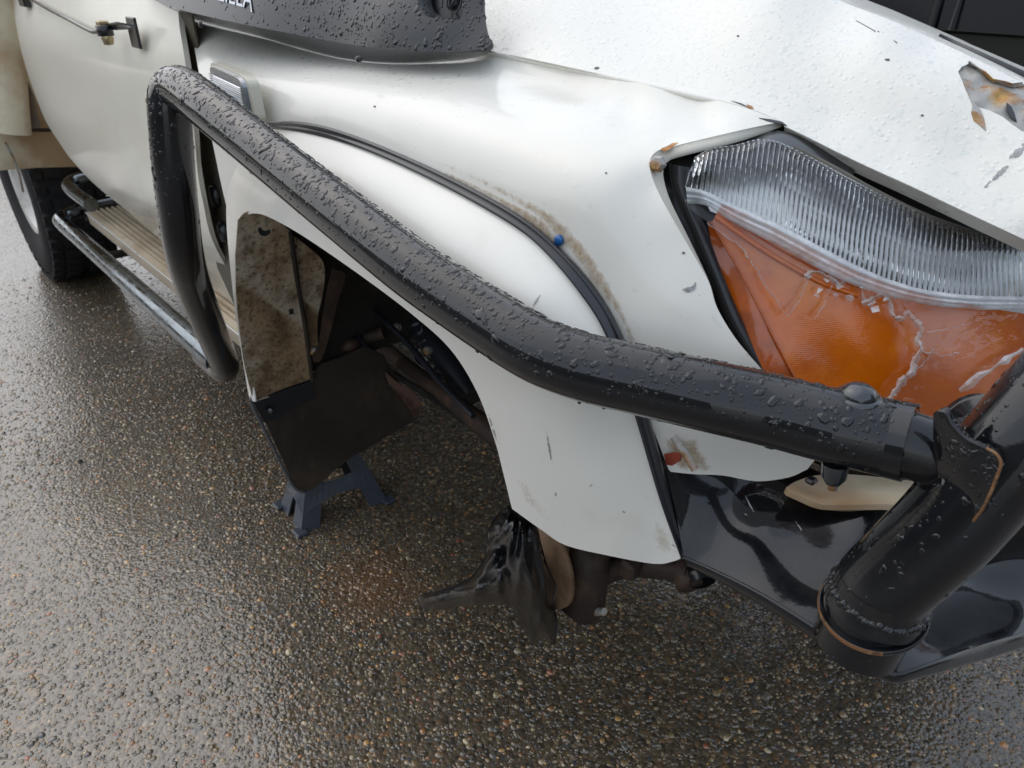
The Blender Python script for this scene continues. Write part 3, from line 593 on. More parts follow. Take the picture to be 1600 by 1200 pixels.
def fracture(pts, wd=5):
    P_ = cr(pts, 4); P_ = P_ + rng.normal(0, 1.1, P_.shape); T_ = np.gradient(P_, axis=0); T_ /= np.linalg.norm(T_, axis=1)[:, None]+1e-9; N_ = np.stack([-T_[:, 1], T_[:, 0]], 1)
    w_ = (1.15 if wd > 8 else .6)*wd*rng.uniform(.3, 1.1, (len(P_), 1)); rows = [lift(P_-N_*w_*.5, lf(.001)), lift(P_, lf(-.0035)), lift(P_+N_*w_*.5, lf(.0015))]
    V, F = loft(rows); F = orient(V, F); V, F, _ = thicken(V, F, .0006); obj('broken_edge', V, F, frac, head, smooth=False)
fracture([(1256, 430), (1276, 424), (1296, 434), (1312, 444), (1330, 436), (1346, 440)], 9)
fracture([(1346, 474), (1362, 468), (1378, 460), (1390, 470), (1394, 492), (1408, 496), (1420, 490), (1430, 502)], 9)
fracture([(1430, 502), (1440, 514), (1432, 530), (1440, 545), (1430, 562), (1424, 582), (1408, 600), (1396, 618)], 11)
fracture([(1342, 390), (1352, 420), (1346, 440), (1350, 470)], 7); fracture([(1172, 404), (1190, 438), (1206, 462), (1232, 494)], 3); fracture([(1232, 494), (1248, 470), (1260, 442)], 3)
fracture([(1172, 404), (1156, 384), (1130, 366), (1104, 348)], 5); fracture([(1412, 590), (1404, 604), (1390, 622)], 10); fracture([(1436, 548), (1470, 556), (1500, 552)], 5); fracture([(1300, 440), (1290, 470), (1272, 500)], 3); fracture([(1240, 398), (1290, 424), (1340, 440)], 5); fracture([(1420, 340), (1412, 380), (1405, 430), (1398, 468)], 4); fracture([(1412, 590), (1440, 572), (1460, 545)], 3); fracture([(1600, 545), (1560, 570), (1500, 610)], 12); fracture([(1508, 506), (1480, 514), (1450, 520)], 2)
for k in range(11):
    x = rng.uniform(1256, 1440); y = 436+(x-1256)*.32+rng.normal(0, 10); s_ = rng.uniform(3, 9); a_ = np.sort(rng.uniform(0, 6.28, 5))
    q = np.stack([x+np.cos(a_)*s_, y+np.sin(a_)*s_*.8], 1); V = np.array([at(p[0], p[1], Y=lens([p])[0]-rng.uniform(.000, .006)) for p in q]); F = orient(V, [tuple(range(5))]); V, F, _ = thicken(V, F, .0006); obj('shard_chip', V, F, frac, head, smooth=False)

# --- wheel arch flare
flare = TPS([(420, 200, .064), (500, 217, .061), (600, 248, .058), (700, 297, .056), (800, 353, .056), (870, 412, .057), (930, 492, .060), (970, 560, .063), (1010, 680, .07), (1040, 790, .076), (1062, 870, .08),
    (470, 240, .040), (560, 280, .028), (660, 335, .024), (760, 400, .024), (840, 465, .026), (900, 540, .034),
    (560, 330, .010), (680, 400, .006), (780, 470, .009), (850, 540, .016), (900, 640, .026), (940, 760, .040), (980, 850, .056),
    (400, 335, .006), (480, 372, .003), (560, 430, .0), (640, 490, .0), (700, 545, .004), (745, 612, .010), (785, 740, .020), (800, 795, .025), (880, 852, .040), (1020, 881, .070),
    (374, 400, .002), (380, 520, .003), (392, 620, .005), (352, 345, .020), (362, 450, .014), (386, 612, .010), (380, 270, .034), (440, 300, .012), (415, 240, .046)])
f_top = cr([(425, 197), (500, 213), (600, 244), (700, 292), (800, 349), (862, 402), (922, 478), (966, 550), (1002, 660), (1040, 795), (1064, 872)], 6)
f_bot = cr([(1064, 872), (1052, 877), (1022, 881), (950, 868), (884, 852), (846, 828), (800, 795)], 4)
f_lip = cr([(800, 795), (787, 742), (772, 685), (745, 612), (703, 545), (640, 488), (560, 428), (480, 373), (432, 345), (404, 334), (384, 338), (374, 362), (373, 430), (380, 520), (394, 600), (399, 628)], 6)
f_rear = cr([(399, 628), (390, 622), (383, 585), (370, 505), (361, 430), (354, 350), (356, 300), (372, 258), (395, 220), (425, 197)], 5)
fl_out = np.vstack([f_top[:-1], f_bot[:-1], f_lip[:-1], f_rear[:-1]])
flr = panel('wheel_arch_flare', fl_out, flare, white, truck, step=9, thick=.003, flange=[(f_lip[:-9], (-.002, .035, -.002), 4), (f_bot, (-.003, .02, 0), 2), (f_rear, (.0, .03, 0), 3)], label='white moulded flare round the empty front wheel arch')
# rubber strip between flare and fender
r_out = cr([(418, 193), (460, 189), (520, 200), (600, 229), (700, 274), (800, 328), (866, 378), (930, 448), (974, 525), (1012, 640), (1050, 780), (1076, 868)], 6)
r_in = cr([(425, 199), (470, 205), (520, 217), (600, 247), (700, 295), (798, 351), (850, 393), (905, 458), (945, 522), (988, 640), (1030, 780), (1064, 874)], 6)
n_ = 80; A_ = resample(r_out, n_); B_ = resample(r_in, n_); rows = []
for s_, d_ in ((0, 0), (.03, -.006), (.18, -.009), (.32, -.0085), (.38, -.006), (.7, -.005), (.95, -.004), (1, .002)):
    P_ = A_*(1-s_)+B_*s_; base = guard(A_)*(1-s_)+flare(B_)*s_; rows.append(np.array([at(p[0], p[1], Y=y_+d_) for p, y_ in zip(P_, base)]))
V, F = loft(rows); F = orient(V, F); V, F, _ = thicken(V, F, .002); obj('rubber_trim', V, F, rubber, flr)
for (x, y, l, a_) in ((925, 757, 8, -.7), (945, 757, 4, .3), (868, 772, 7, 1.2), (897, 787, 5, .4), (965, 842, 5, -.9), (838, 470, 22, -1.0), (812, 545, 14, 1.3), (858, 700, 40, 1.4), (770, 670, 30, 1.25), (1050, 850, 14, .8), (975, 800, 6, .6)):
    dx, dy = math.cos(a_)*l, math.sin(a_)*l; nx, ny = -math.sin(a_)*2.2, math.cos(a_)*2.2
    decal('scuff', [(x-dx, y-dy), (x+nx, y+ny), (x+dx, y+dy), (x-nx, y-ny)], flare, grey_scratch, flr, fade=2.2, step=3)
decal('dirt_stain', [(820, 745), (850, 790), (870, 815), (850, 818), (815, 785), (800, 745)], flare, grime, flr, fade=14, step=6)
decal('dirt_stain', [(1020, 800), (1050, 830), (1060, 868), (1035, 872), (1015, 850)], flare, grime, flr, fade=14, step=6)

# orange clip and brown bracket seen below the bar, between trim and bumper
panel('orange_clip', [(1037, 710), (1052, 708), (1064, 711), (1060, 722), (1050, 728), (1041, 726)], lambda p: 0*np.asarray(p)[:, 0]+.083, red_m, fender, step=9, thick=.004)
V, F = tube(np.array([at(1052, 682, Y=.082), at(1070, 708, Y=.082), at(1086, 734, Y=.083)]), .004, 8); obj('rusty_bracket', V, F, torn, fender)
decal('rust_spot', [(1030, 680), (1090, 684), (1120, 740), (1060, 738)], guard, dirt, fender, fade=12, step=5)

# --- snorkel body on the guard
snk = TPS([(250, 8, .060), (400, 40, .102), (540, 68, .150), (700, 80, .190), (766, 76, .212), (755, 20, .225), (760, -60, .245), (600, -40, .190), (400, -60, .135), (250, -60, .085), (600, 30, .166), (400, -5, .115), (700, 40, .197)])
s_low = cr([(215, -20), (250, 4), (300, 20), (400, 42), (470, 55), (540, 68), (620, 77), (700, 81), (750, 80), (768, 74)], 5)
s_out = np.vstack([s_low, cr([(770, 68), (762, 52), (757, 20), (757, -20), (762, -110)], 4), [(215, -110)]])
rec = cr([(652, -60), (652, -8), (656, 14), (666, 25), (690, 30), (714, 31), (722, 24), (724, 5), (726, -60)], 4)
snorkel = panel('snorkel', s_out, snk, black_plastic, truck, holes=[rec], step=10, thick=.003, flange=[(rec, (-.004, .025, 0), 2)], label='black moulded snorkel body on the front fender')
s_lo2 = cr([(235, -2), (280, 22), (320, 36), (400, 56), (470, 76), (540, 92), (620, 99), (700, 96), (750, 88), (772, 76)], 5)
n_ = 60; A_ = resample(s_low, n_); B_ = resample(s_lo2, n_); rows = []
for s_, d_ in ((0, 0), (.12, .004), (.5, .016), (1, .035)):
    P_ = A_*(1-s_)+B_*s_; y0 = snk(A_); g0 = np.maximum(guard(B_)-.003, y0+.004); rows.append(np.array([at(p[0], p[1], Y=a_*(1-min(1, s_*1.0))+b_*min(1, s_*1.0)) for p, a_, b_ in zip(P_, y0, g0)]))
V, F = loft(rows); F = orient(V, F); V, F, _ = thicken(V, F, .002); obj('snorkel_underside', V, F, black_plastic, snorkel)
panel('recess_floor', rec, lambda p: snk(p)+.024, headblack, snorkel, step=14, thick=.001)
c0 = at(708, -2, Y=snk([(708, -2)])[0]+.010)
V, F = lathe([(.010, -.002), (.013, -.004), (.015, 0), (.014, .006)], c0, (.35, .85, -.35), 20); obj('recess_clip', V, F, black_plastic, snorkel)
V, F = tube(lift(cr([(690, 12), (692, -8), (698, -22)], 4), lambda p: snk(p)+.012), .0016, 6); obj('recess_clip', V, F, black_plastic, snorkel)
V, F = tube(lift(cr([(712, 20), (720, 8), (723, -10)], 4), lambda p: snk(p)+.010), .0018, 6); obj('recess_clip', V, F, black_plastic, snorkel)
# raised lettering, its upper half above the frame
cu = bpy.data.curves.new('lettering', 'FONT'); cu.body = 'ZILLA'; cu.size = 1; cu.extrude = .03; cu.shear = .12
to = bpy.data.objects.new('lettering', cu); S.collection.objects.link(to)
dg = bpy.context.evaluated_depsgraph_get(); me = bpy.data.meshes.new_from_object(to.evaluated_get(dg))
tv = np.array([tuple(v.co) for v in me.vertices]); tfc = [tuple(p.vertices) for p in me.polygons]; bpy.data.objects.remove(to)
x0, x1 = tv[:, 0].min(), tv[:, 0].max(); hgt = tv[:, 1].max()
u_ = (tv[:, 0]-x0)/(x1-x0); v_ = tv[:, 1]/hgt
qx = 336+u_*58; qy = -1+u_*16 - v_*34 + np.where((u_ > .93) & (v_ < .1), 4, 0); qp = np.stack([qx, qy], 1)
yv = snk(qp)-.0008-tv[:, 2]*.03
obj('lettering', [at(a_[0], a_[1], Y=b_) for a_, b_ in zip(qp, yv)], tfc, letter_m, snorkel, smooth=False, label='raised silver letters cut off by the top of the photo')
V, F = lathe([(0, -.004), (.004, -.003), (.005, 0), (.004, .004)], at(560, 93, Y=.115), (0, 1, .2), 12); obj('snorkel_screw', V, F, headblack, snorkel)
V, F = lathe([(0, -.002), (.005, -.001), (.006, .003)], at(312, 38, Y=.07), (0, 1, 0), 12); obj('fender_bolt', V, F, headblack, fender)

# --- side marker lamp
def quadlerp(c, u, v): c = [np.array(x, float) for x in c]; return (c[0]*(1-u)+c[1]*u)*(1-v)+(c[3]*(1-u)+c[2]*u)*v
mc = [at(333, 98, Y=.062), at(388, 122, Y=.050), at(402, 190, Y=.050), at(344, 160, Y=.058)]
nrm = np.cross(mc[1]-mc[0], mc[3]-mc[0]); nrm /= np.linalg.norm(nrm); nrm *= np.sign(nrm@(CAM-mc[0]))
def pad(s_, d): 
    c = sum(mc)/4; return [c+(p-c)*s_+nrm*d for p in mc]
def slab(s0, d0, s1, d1, name, m, parent):
    a, b = pad(s0, d0), pad(s1, d1); n = 7
    def ring(c):
        out = []
        for i in range(4):
            p, q, r = c[i-1], c[i], c[(i+1) % 4]
            for k in range(n):
                t = k/(n-1); a0 = q+(p-q)*.2; b0 = q+(r-q)*.2; out.append(a0*(1-t)**2+q*2*t*(1-t)+b0*t*t)
        return out
    rows = [ring(a), ring([x*.25+y*.75+nrm*(d1-d0)*.2 for x, y in zip(a, b)]), ring(b)]; V, F = loft(rows, True); V = list(V); m_ = len(rows[0]); V.append(np.mean(rows[2], 0)); k = len(V)-1
    for i in range(m_): F.append((2*m_+i, 2*m_+(i+1) % m_, k))
    return obj(name, V, F, m, parent, smooth=False)
mk = slab(1.12, -.012, 1.08, .004, 'side_marker', mat('yellowed_white_gasket', (.66, .63, .52), .4, coat=.4), truck); mk['label'] = 'clear ribbed side marker lamp behind the bar'
slab(.98, .002, .92, .010, 'marker_reflector', mat('marker_lens_body', (.30, .33, .35), .15, metal=.5, coat=1), mk)
mb = MB(); c4 = pad(.94, .012)
for k in range(13):
    v0, v1 = .22+k*.058, .22+(k+.55)*.058
    P_ = [quadlerp(c4, .03, v0), quadlerp(c4, .97, v0), quadlerp(c4, .97, v1), quadlerp(c4, .03, v1)]; mid = [quadlerp(c4, .03, (v0+v1)/2)+nrm*.0025, quadlerp(c4, .97, (v0+v1)/2)+nrm*.0025]
    V = P_[:2]+mid[::1]+[P_[2], P_[3]]; mb.add([P_[0], P_[1], mid[1], mid[0], P_[2], P_[3]], [(0, 1, 2, 3), (3, 2, 4, 5)])
mb.build('marker_rib', marker_m, mk, smooth=False)
blue_m = mat('painted_blue_reflection', (.05, .17, .30), .12, coat=1)  # blue reflection in the marker lens, put in as a coloured block
q = [quadlerp(c4, .10, .56)+nrm*.001, quadlerp(c4, .68, .56)+nrm*.001, quadlerp(c4, .72, .80)+nrm*.001, quadlerp(c4, .14, .80)+nrm*.001]; V = q+[p+nrm*.004 for p in q]
obj('painted_reflection', V, [(4, 5, 6, 7), (0, 1, 5, 4), (1, 2, 6, 5), (2, 3, 7, 6), (3, 0, 4, 7)], blue_m, mk, smooth=False)

# --- door, sill, cab
doorT = TPS([*px3(*[(x, y_, z_) for x in (-2.2, -1.75, -1.2, -.72) for (y_, z_) in ((.16, 1.30), (.115, 1.15), (.090, 1.085), (.078, 1.03), (.080, .9), (.085, .78), (.10, .68), (.118, .60), (.15, .52), (.20, .45))])])
d_out = np.vstack([cr([(20, -60), (22, 0), (25, 38), (36, 90), (50, 135), (70, 186), (92, 222), (112, 250), (150, 290), (197, 328)], 4), cr([(235, 361), (270, 392), (320, 436), (365, 476), (402, 508)], 3), [(412, 480)], cr([(390, 470), (368, 440), (357, 424), (330, 371), (318, 320), (309, 272), (303, 203), (296, 150), (291, 107), (285, 70), (279, 26), (277, -60)], 4)])
door = panel('door', d_out, doorT, white_door, truck, step=12, thick=.003, flange=[(cr([(357, 424), (330, 371), (309, 272), (303, 203), (291, 107), (279, 26), (277, -60)], 4), (0, .010, 0), 2)], label='white driver door with stained lower half')
for pts in ([(24, 36), (110, 66), (200, 92), (290, 112)],): pass
decal('dirt_stain', [(180, 300), (260, 330), (330, 400), (372, 470), (380, 520), (300, 450), (230, 380), (170, 320)], doorT, dirt, door, fade=40, step=12)
# dark gap behind the front edge of the door with two grommets
gapT = lambda p: doorT(p)*0+.122
gw = mat('dark_olive_jamb_paint', (.11, .10, .07), .6, vary=[((.10, .07, .045), 9, .45, .65, .8)])  # dark olive base with browner patches
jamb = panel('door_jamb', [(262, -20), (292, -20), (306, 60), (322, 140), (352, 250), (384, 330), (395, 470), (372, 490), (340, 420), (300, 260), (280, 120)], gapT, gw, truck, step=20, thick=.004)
for (x, y) in ((337, 306), (350, 362)):
    V, F = lathe([(0, -.010), (.012, -.012), (.021, -.010), (.024, -.003), (.024, .002)], at(x, y, Y=.119), (.15, 1, 0), 20); obj('rubber_grommet', V, F, headblack, jamb)
# rod with wing nut and bracket on the door
rodp = lift(cr([(48, -2), (75, 14), (110, 32), (136, 46), (148, 50), (162, 46)], 5), lambda p: doorT(p)-.02)
V, F = tube(rodp, .0045, 10); rod = obj('door_rod', V, F, headblack, door)
V, F = box(at(38, 2, Y=doorT([(38, 2)])[0]-.015), .07, .02, .03, bev=.004); obj('rod_clamp', V, F, headblack, rod, smooth=False)
bkt = [at(148, 41, Y=.055), at(182, 34, Y=.06), at(212, 39, Y=.075), at(212, 42, Y=.08), at(180, 44, Y=.066)]; bkt2 = [p-np.array([0, 0, .004]) for p in bkt]
obj('rod_bracket', bkt+bkt2, [(0, 1, 2, 3, 4), (9, 8, 7, 6, 5)]+[(i, i+5, (i+1) % 5+5, (i+1) % 5) for i in range(5)], chrome, rod, smooth=False)
V, F = box(at(209, 51, Y=.078), .055, .006, .06, bev=.002); obj('rod_bracket_foot', V, F, headblack, rod, smooth=False)
V, F = lathe([(0, -.014), (.010, -.012), (.013, 0), (.009, .014), (0, .016)], at(168, 60, Y=.055), (0, 0, 1), 12); obj('wing_nut', V, F, gold, rod)
V, F = lathe([(0, -.012), (.017, -.010), (.018, .010), (0, .012)], at(164, 48, Y=.055), (0, 0, 1), 12); obj('rod_boss', V, F, headblack, rod)
V, F = box(at(160, 37, Y=.056), .03, .02, .012, bev=.002); obj('clamp_nut', V, F, gold, rod, smooth=False)

# cab above and behind, windscreen, roof (out of the frame, seen only from aside and in reflections)
glass_m = mat('cab_window_glass', (.01, .012, .014), .05, spec=.5)
mb = MB(); prof = [(.17, 1.30), (.26, 1.62), (.34, 1.80), (.50, 1.86), (1.43, 1.86), (1.59, 1.80), (1.67, 1.62), (1.76, 1.30), (1.80, 1.0), (1.78, .5), (.24, .5)]
cab_rows = []
for x, k in ((-2.17, 0), (-1.45, 0), (-1.15, -.10)):
    cab_rows.append([(x if z > 1.35 else max(x, -2.17), y, z+(k if z > 1.7 else 0)) for y, z in prof])
V, F = loft(cab_rows, True); n_ = len(prof); F = list(F)+[tuple(range(n_))[::-1], tuple(range(2*n_, 3*n_))]; obj('cab', V, F, white_door, truck, smooth=False)
V = [(-1.14, .30, 1.70), (-1.14, 1.63, 1.70), (-.62, 1.70, 1.19), (-.62, .26, 1.19)]; V += [(x+.012, y, z+.012) for x, y, z in V]
obj('windscreen', V, [(0, 1, 2, 3), (7, 6, 5, 4), (0, 4, 5, 1), (1, 5, 6, 2), (2, 6, 7, 3), (3, 7, 4, 0)], glass_m, truck, smooth=False)
V, F = box((-1.75, .19, 1.5), .62, .012, .34, R=[[1, 0, 0], [0, math.cos(-.28), -math.sin(-.28)], [0, math.sin(-.28), math.cos(-.28)]], bev=.005); obj('side_window', V, F, glass_m, truck, smooth=False)
V, F = box((-.9, .95, 1.15), .5, 1.4, .06, bev=.02); obj('cowl', V, F, white, truck, smooth=False)
V, F = box((-.1, 1.86, .80), 1.2, .08, .4, bev=.03); obj('far_fender', V, F, white, truck, smooth=False)
V, F = box((.50, 1.05, .95), .05, .8, .16, bev=.015); obj('grille', V, F, headblack, truck, smooth=False)

# underbody
mb = MB()
mb.add(*box((-1.05, .50, .48), 3.0, .09, .15, bev=.01)); mb.build('chassis_rail', dark, truck, smooth=False)
mb = MB(); mb.add(*box((-1.05, 1.40, .48), 3.0, .09, .15, bev=.01)); mb.build('chassis_rail', dark, truck, smooth=False)
V, F = box((-.15, 1.0, .80), .8, .6, .36, bev=.05); obj('engine_block', V, F, dark, truck, smooth=False)
V, F = box((.34, 1.0, .74), .5, 1.0, .34, bev=.03); obj('radiator_support', V, F, dark, truck, smooth=False)
V, F = box((-1.45, .98, .50), 1.5, 1.46, .05, bev=.01); obj('cab_floor', V, F, dark, truck, smooth=False)
rows = []
for t in np.linspace(.42, math.pi+.1, 26): rows.append([(-.08+.47*math.cos(t), y_, .52+.46*math.sin(t)) for y_ in (.07, .25, .45, .60)])
V, F = loft(rows); obj('wheel_arch_liner', V, F, dark, truck)
V, F = box((-.18, .58, .80), .7, .02, .36, bev=.004); obj('inner_wing', V, F, dark, truck, smooth=False)

# dirty inner guard at the rear of the arch
igT = TPS([(380, 340, -.40), (376, 480, -.46), (392, 622, -.53), (455, 365, -.405), (470, 480, -.465), (490, 590, -.525), (510, 400, -.41), (505, 540, -.49)])
ig = panel('inner_guard', np.vstack([cr([(372, 345), (384, 332), (404, 331), (430, 342), (452, 360)], 4), cr([(452, 360), (462, 430), (474, 500), (487, 592)], 4), cr([(487, 592), (440, 608), (402, 626)], 4), cr([(395, 624), (380, 560), (370, 470), (368, 400)], 4)]), igT, arch_dirty, truck, step=10, thick=.002, mode='X', label='mud spattered white inner guard panel')
panel('inner_guard_edge', np.vstack([cr([(458, 368), (480, 385), (505, 410), (506, 450), (496, 500), (498, 560)], 4), cr([(490, 565), (484, 540), (476, 490), (468, 430)], 4)]), lambda p: igT(p)-.012, arch_dirty, truck, step=10, thick=.002, mode='X')
V, F = tube(lift(cr([(454, 362), (463, 430), (475, 500), (488, 594)], 5), lambda p: igT(p)+.002, 'X'), .0045, 8); obj('guard_seam', V, F, dark, ig)
V, F = lathe([(0, 0), (.008, .002), (.012, .0015)], at(413, 358, X=-.408), (1, 0, -.1), 16); obj('guard_hole', V, F, headblack, ig)
V, F = box(at(455, 487, X=-.463), .003, .008, .010); obj('guard_slot', V, F, headblack, ig, smooth=False)
panel('curved_bracket', np.vstack([cr([(520, 420), (540, 430), (528, 470), (516, 520), (502, 562), (490, 566)], 4), cr([(488, 556), (498, 540), (504, 500), (512, 450)], 4)]), lambda p: igT(p)+.02, greasy, truck, step=10, thick=.003, mode='X')
V, F = lathe([(0, .004), (.006, .004), (.009, 0), (.009, -.01)], at(492, 550, X=-.49), (1, -.2, .2), 12); obj('guard_bolt', V, F, torn, ig)

# mud flap
mfT = TPS([(393, 625, -.535), (455, 765, -.545), (655, 650, -.545), (560, 570, -.53), (490, 595, -.532)])
mf_o = np.vstack([cr([(392, 622), (440, 606), (489, 590)], 4), [(500, 570), (530, 560), (570, 540), (600, 555), (625, 600), (655, 642)], cr([(658, 652), (600, 685), (540, 722), (490, 764)], 4), cr([(478, 768), (462, 762), (440, 715), (415, 660)], 4)])
flap = panel('mud_flap', mf_o, mfT, dark_sheet, truck, step=14, thick=.006, mode='X', label='dark rubber mud flap behind the missing wheel')
V, F = tube(lift(cr([(391, 624), (400, 645), (425, 695), (448, 742), (462, 763), (478, 770)], 5), mfT, 'X'), .0038, 8); obj('flap_edge', V, F, mat('grey_flap_edge', (.10, .10, .105), .45), flap)  # flap rim in a paler grey
panel('flap_strap', [(396, 627), (488, 594), (492, 622), (430, 655), (412, 660)], lambda p: mfT(p)+.004, headblack, flap, step=16, thick=.003, mode='X')
V, F = lathe([(0, .006), (.006, .005), (.008, 0)], at(424, 641, X=-.527), (1, 0, 0), 12); obj('flap_rivet', V, F, bolt_m, flap)
panel('rusty_cross_member', np.vstack([cr([(603, 582), (622, 598), (645, 612), (658, 632), (658, 648), (648, 654)], 4), cr([(640, 640), (628, 622), (610, 602)], 4)]), lambda p: mfT(p)+.012, pink_rust, truck, step=8, thick=.006, mode='X')

# suspension arm, drag link and odd dark lumps in the arch
V, F = tube(np.array([at(560, 500, Y=.40), at(600, 545, Y=.37), at(680, 605, Y=.34), at(765, 672, Y=.32), at(860, 740, Y=.30)]), [.020, .018, .017, .021, .022], 14); obj('suspension_arm', V, F, greasy, truck)
V, F = tube(np.array([at(600, 575, Y=.42), at(690, 630, Y=.42), at(770, 690, Y=.40)]), .009, 10); obj('steering_link', V, F, dark, truck)
V, F = tube(cr(np.array([at(520, 560, Y=.22), at(545, 540, Y=.24), at(565, 530, Y=.28), at(600, 520, Y=.32)]), 4), [.008]*4+[.014]*9, 12); obj('body_mount', V, F, greasy, truck)
V, F = tube(np.array([at(555, 490, Y=.36), at(600, 500, Y=.38), at(640, 520, Y=.42)]), [.03, .035, .03], 14); obj('damper', V, F, dark, truck)
for k, pts in enumerate(([(575, 470, .34), (600, 500, .30), (640, 540, .30), (690, 600, .28), (740, 650, .26)], [(640, 470, .45), (660, 510, .42), (650, 560, .40), (690, 590, .38)], [(540, 440, .30), (560, 470, .28), (552, 510, .27), (575, 545, .26)])):
    V, F = tube(cr(np.array([at(x, y, Y=q) for x, y, q in pts]), 6), .0065 - .001*k, 10); obj('brake_hose', V, F, rubber, truck)
for (x, y, q) in ((620, 512, .33), (668, 548, .36), (600, 470, .40)):
    V, F = lathe([(0, -.006), (.008, -.006), (.010, -.003), (.010, .006)], at(x, y, Y=q), (-.2, 1, -.1), 6); obj('bracket_bolt', V, F, torn, truck, smooth=False)
V, F = tube(np.array([at(650, 500, Y=.44), at(700, 560, Y=.44), at(740, 620, Y=.43)]), [.035, .038, .036], 18); gt = obj('rubber_gaiter', V, F, rubber, truck)
for k in range(9):
    p = at(655+k*9, 506+k*12, Y=.44); V, F = tube(np.array([p, p+np.array([.004, 0, -.005])]), .041, 18); obj('gaiter_rib', V, F, rubber, gt)
# hub, brake and knuckle
ax = np.array([.15, 1, 0])
hub_c = at(838, 872, Y=.235)
V, F = lathe([(0, -.02), (.03, -.02), (.032, .0), (.096, .002), (.098, .012), (.07, .014), (.07, .05), (0, .05)], hub_c, ax, 40); hub = obj('brake_backing_plate', V, F, tan_rust, truck)
V, F = lathe([(0, 0), (.04, 0), (.045, .02), (.05, .10), (.06, .12), (.06, .24), (0, .24)], hub_c+np.array([0.05, .03, -.02]), ax, 24); obj('steering_knuckle', V, F, greasy, truck)
V, F = box(hub_c+np.array([.075, .05, -.03]), .075, .07, .17, bev=.018); obj('brake_caliper', V, F, greasy, truck)
V, F = tube(np.array([at(893, 925, Y=.27), at(897, 948, Y=.27), at(905, 966, Y=.27)]), [.011, .011, .009], 10); bj = obj('ball_joint', V, F, greasy, truck)
V, F = tube(np.array([at(905, 945, Y=.275), at(930, 955, Y=.28), at(944, 956, Y=.28)]), [.010, .009, .007], 10); obj('ball_joint_nut', V, F, torn, bj)
V, F = tube(np.array([at(905, 890, Y=.30), at(960, 885, Y=.32), at(1040, 890, Y=.34), at(1080, 898, Y=.345)]), [.022, .015, .017, .020], 16); obj('tie_rod', V, F, greasy, truck)
V, F = lathe([(0, -.02), (.016, -.02), (.022, -.012), (.022, .02), (0, .022)], at(1072, 898, Y=.345), (.8, -.5, -.3), 18); obj('tie_rod_end', V, F, greasy, truck)
V, F = lathe([(.010, -.012), (.020, -.012), (.023, 0), (.020, .012)], at(1095, 900, Y=.35), (.8, -.5, -.3), 18); obj('rubber_bush', V, F, headblack, truck)
V, F = box(at(985, 888, Y=.31), .03, .03, .035, bev=.006); obj('steering_bracket', V, F, greasy, truck, smooth=False)
V, F = tube(np.array([(.02, .30, .40), (.0, 1.65, .40)]), .045, 20); obj('front_axle', V, F, dark, truck)

# --- scrub bar from bull bar to side step
bp_ = [(1422, 692, .595), (1380, 683, .605), (1300, 665, .615), (1200, 640, .633), (1100, 617, .645), (1000, 594, .662), (920, 576, .676), (860, 556, .690), (820, 536, .703), (780, 511, .720), (720, 472, .748), (640, 417, .790), (540, 339, .855), (450, 268, .925), (380, 212, .985), (330, 172, 1.030), (296, 146, 1.070), (276, 138, 1.098), (266, 152, 1.110), (266, 185, 1.122), (272, 270, 1.165), (281, 350, 1.225), (289, 400, 1.285), (302, 446, 1.370), (325, 505, 1.500), (345, 553, 1.630), (351, 570, 1.680), (348, 577, 1.715), (335, 566, 1.760), (320, 553, 1.80)]
path = resample(cr(np.array([at(x, y, D=d) for x, y, d in bp_]), 10), 260)
V, F = tube(path, .03175, 40); bar = obj('scrub_bar', V, F, black_gloss, truck, label='long black wet tube bar from bull bar to side step')
barV, barF = V, F
V, F = lathe([(0, .010), (.008, .0095), (.013, .006), (.0145, .002), (.0145, 0)], at(1341, 619, D=.600), UP*.85-FW*.5, 20); bolt = obj('bolt_head', V, F, bolt_m, bar)
V, F = lathe([(.0145, .0025), (.018, .002), (.0185, -.001)], at(1341, 621, D=.600), UP*.85-FW*.5, 20); obj('bolt_washer', V, F, bolt_m, bolt)
V, F = lathe([(0, -.018), (.006, -.018), (.010, -.012), (.011, 0)], at(1306, 726, D=.617), UP*.9-FW*.3, 10); obj('bolt_nut', V, F, bolt_m, bar)
V, F = lathe([(0, -.022), (.004, -.022), (.004, -.016)], at(1306, 728, D=.617), UP*.9-FW*.3, 10); obj('bolt_end', V, F, torn, bar)
e_ = path[2]; V, F = tube(path[:3], [.0325, .0325, .0322], 40); obj('bar_sleeve_end', V, F, black_gloss, bar)

# --- bull bar: pan, upright tube, collar, socket and bracket plate
bull_pan = TPS(lam=4e-3, pts=[(1046, 735, .092), (1070, 872, .082), (1150, 915, .082), (1285, 990, .086), (1390, 1045, .10), (1120, 745, .14), (1180, 760, .175), (1300, 800, .20), (1420, 790, .24), (1250, 860, .14), (1180, 820, .13), (1330, 930, .13), (1500, 900, .315), (1560, 950, .315), (1600, 800, .39), (1600, 985, .30), (1500, 1010, .19), (1700, 960, .42), (1440, 1040, .125), (1700, 760, .45)])
pan_o = np.vstack([cr([(1040, 733), (1085, 740), (1130, 744), (1185, 756), (1240, 778), (1300, 798), (1360, 795), (1440, 770), (1540, 740), (1700, 690)], 4), cr([(1700, 955), (1600, 987), (1500, 1018), (1425, 1044), (1404, 1050), (1380, 1043), (1320, 1008), (1250, 962), (1180, 920), (1110, 886), (1068, 868)], 4), [(1056, 800)]])
pan = panel('bull_bar', pan_o, bull_pan, black_wet, truck, step=12, thick=.004, label='black wet steel bull bar wing and tubes at the front')
lo_a = cr([(1068, 868), (1110, 886), (1180, 920), (1250, 962), (1320, 1008), (1380, 1043), (1404, 1050), (1425, 1044), (1500, 1018), (1600, 987), (1700, 955)], 5)
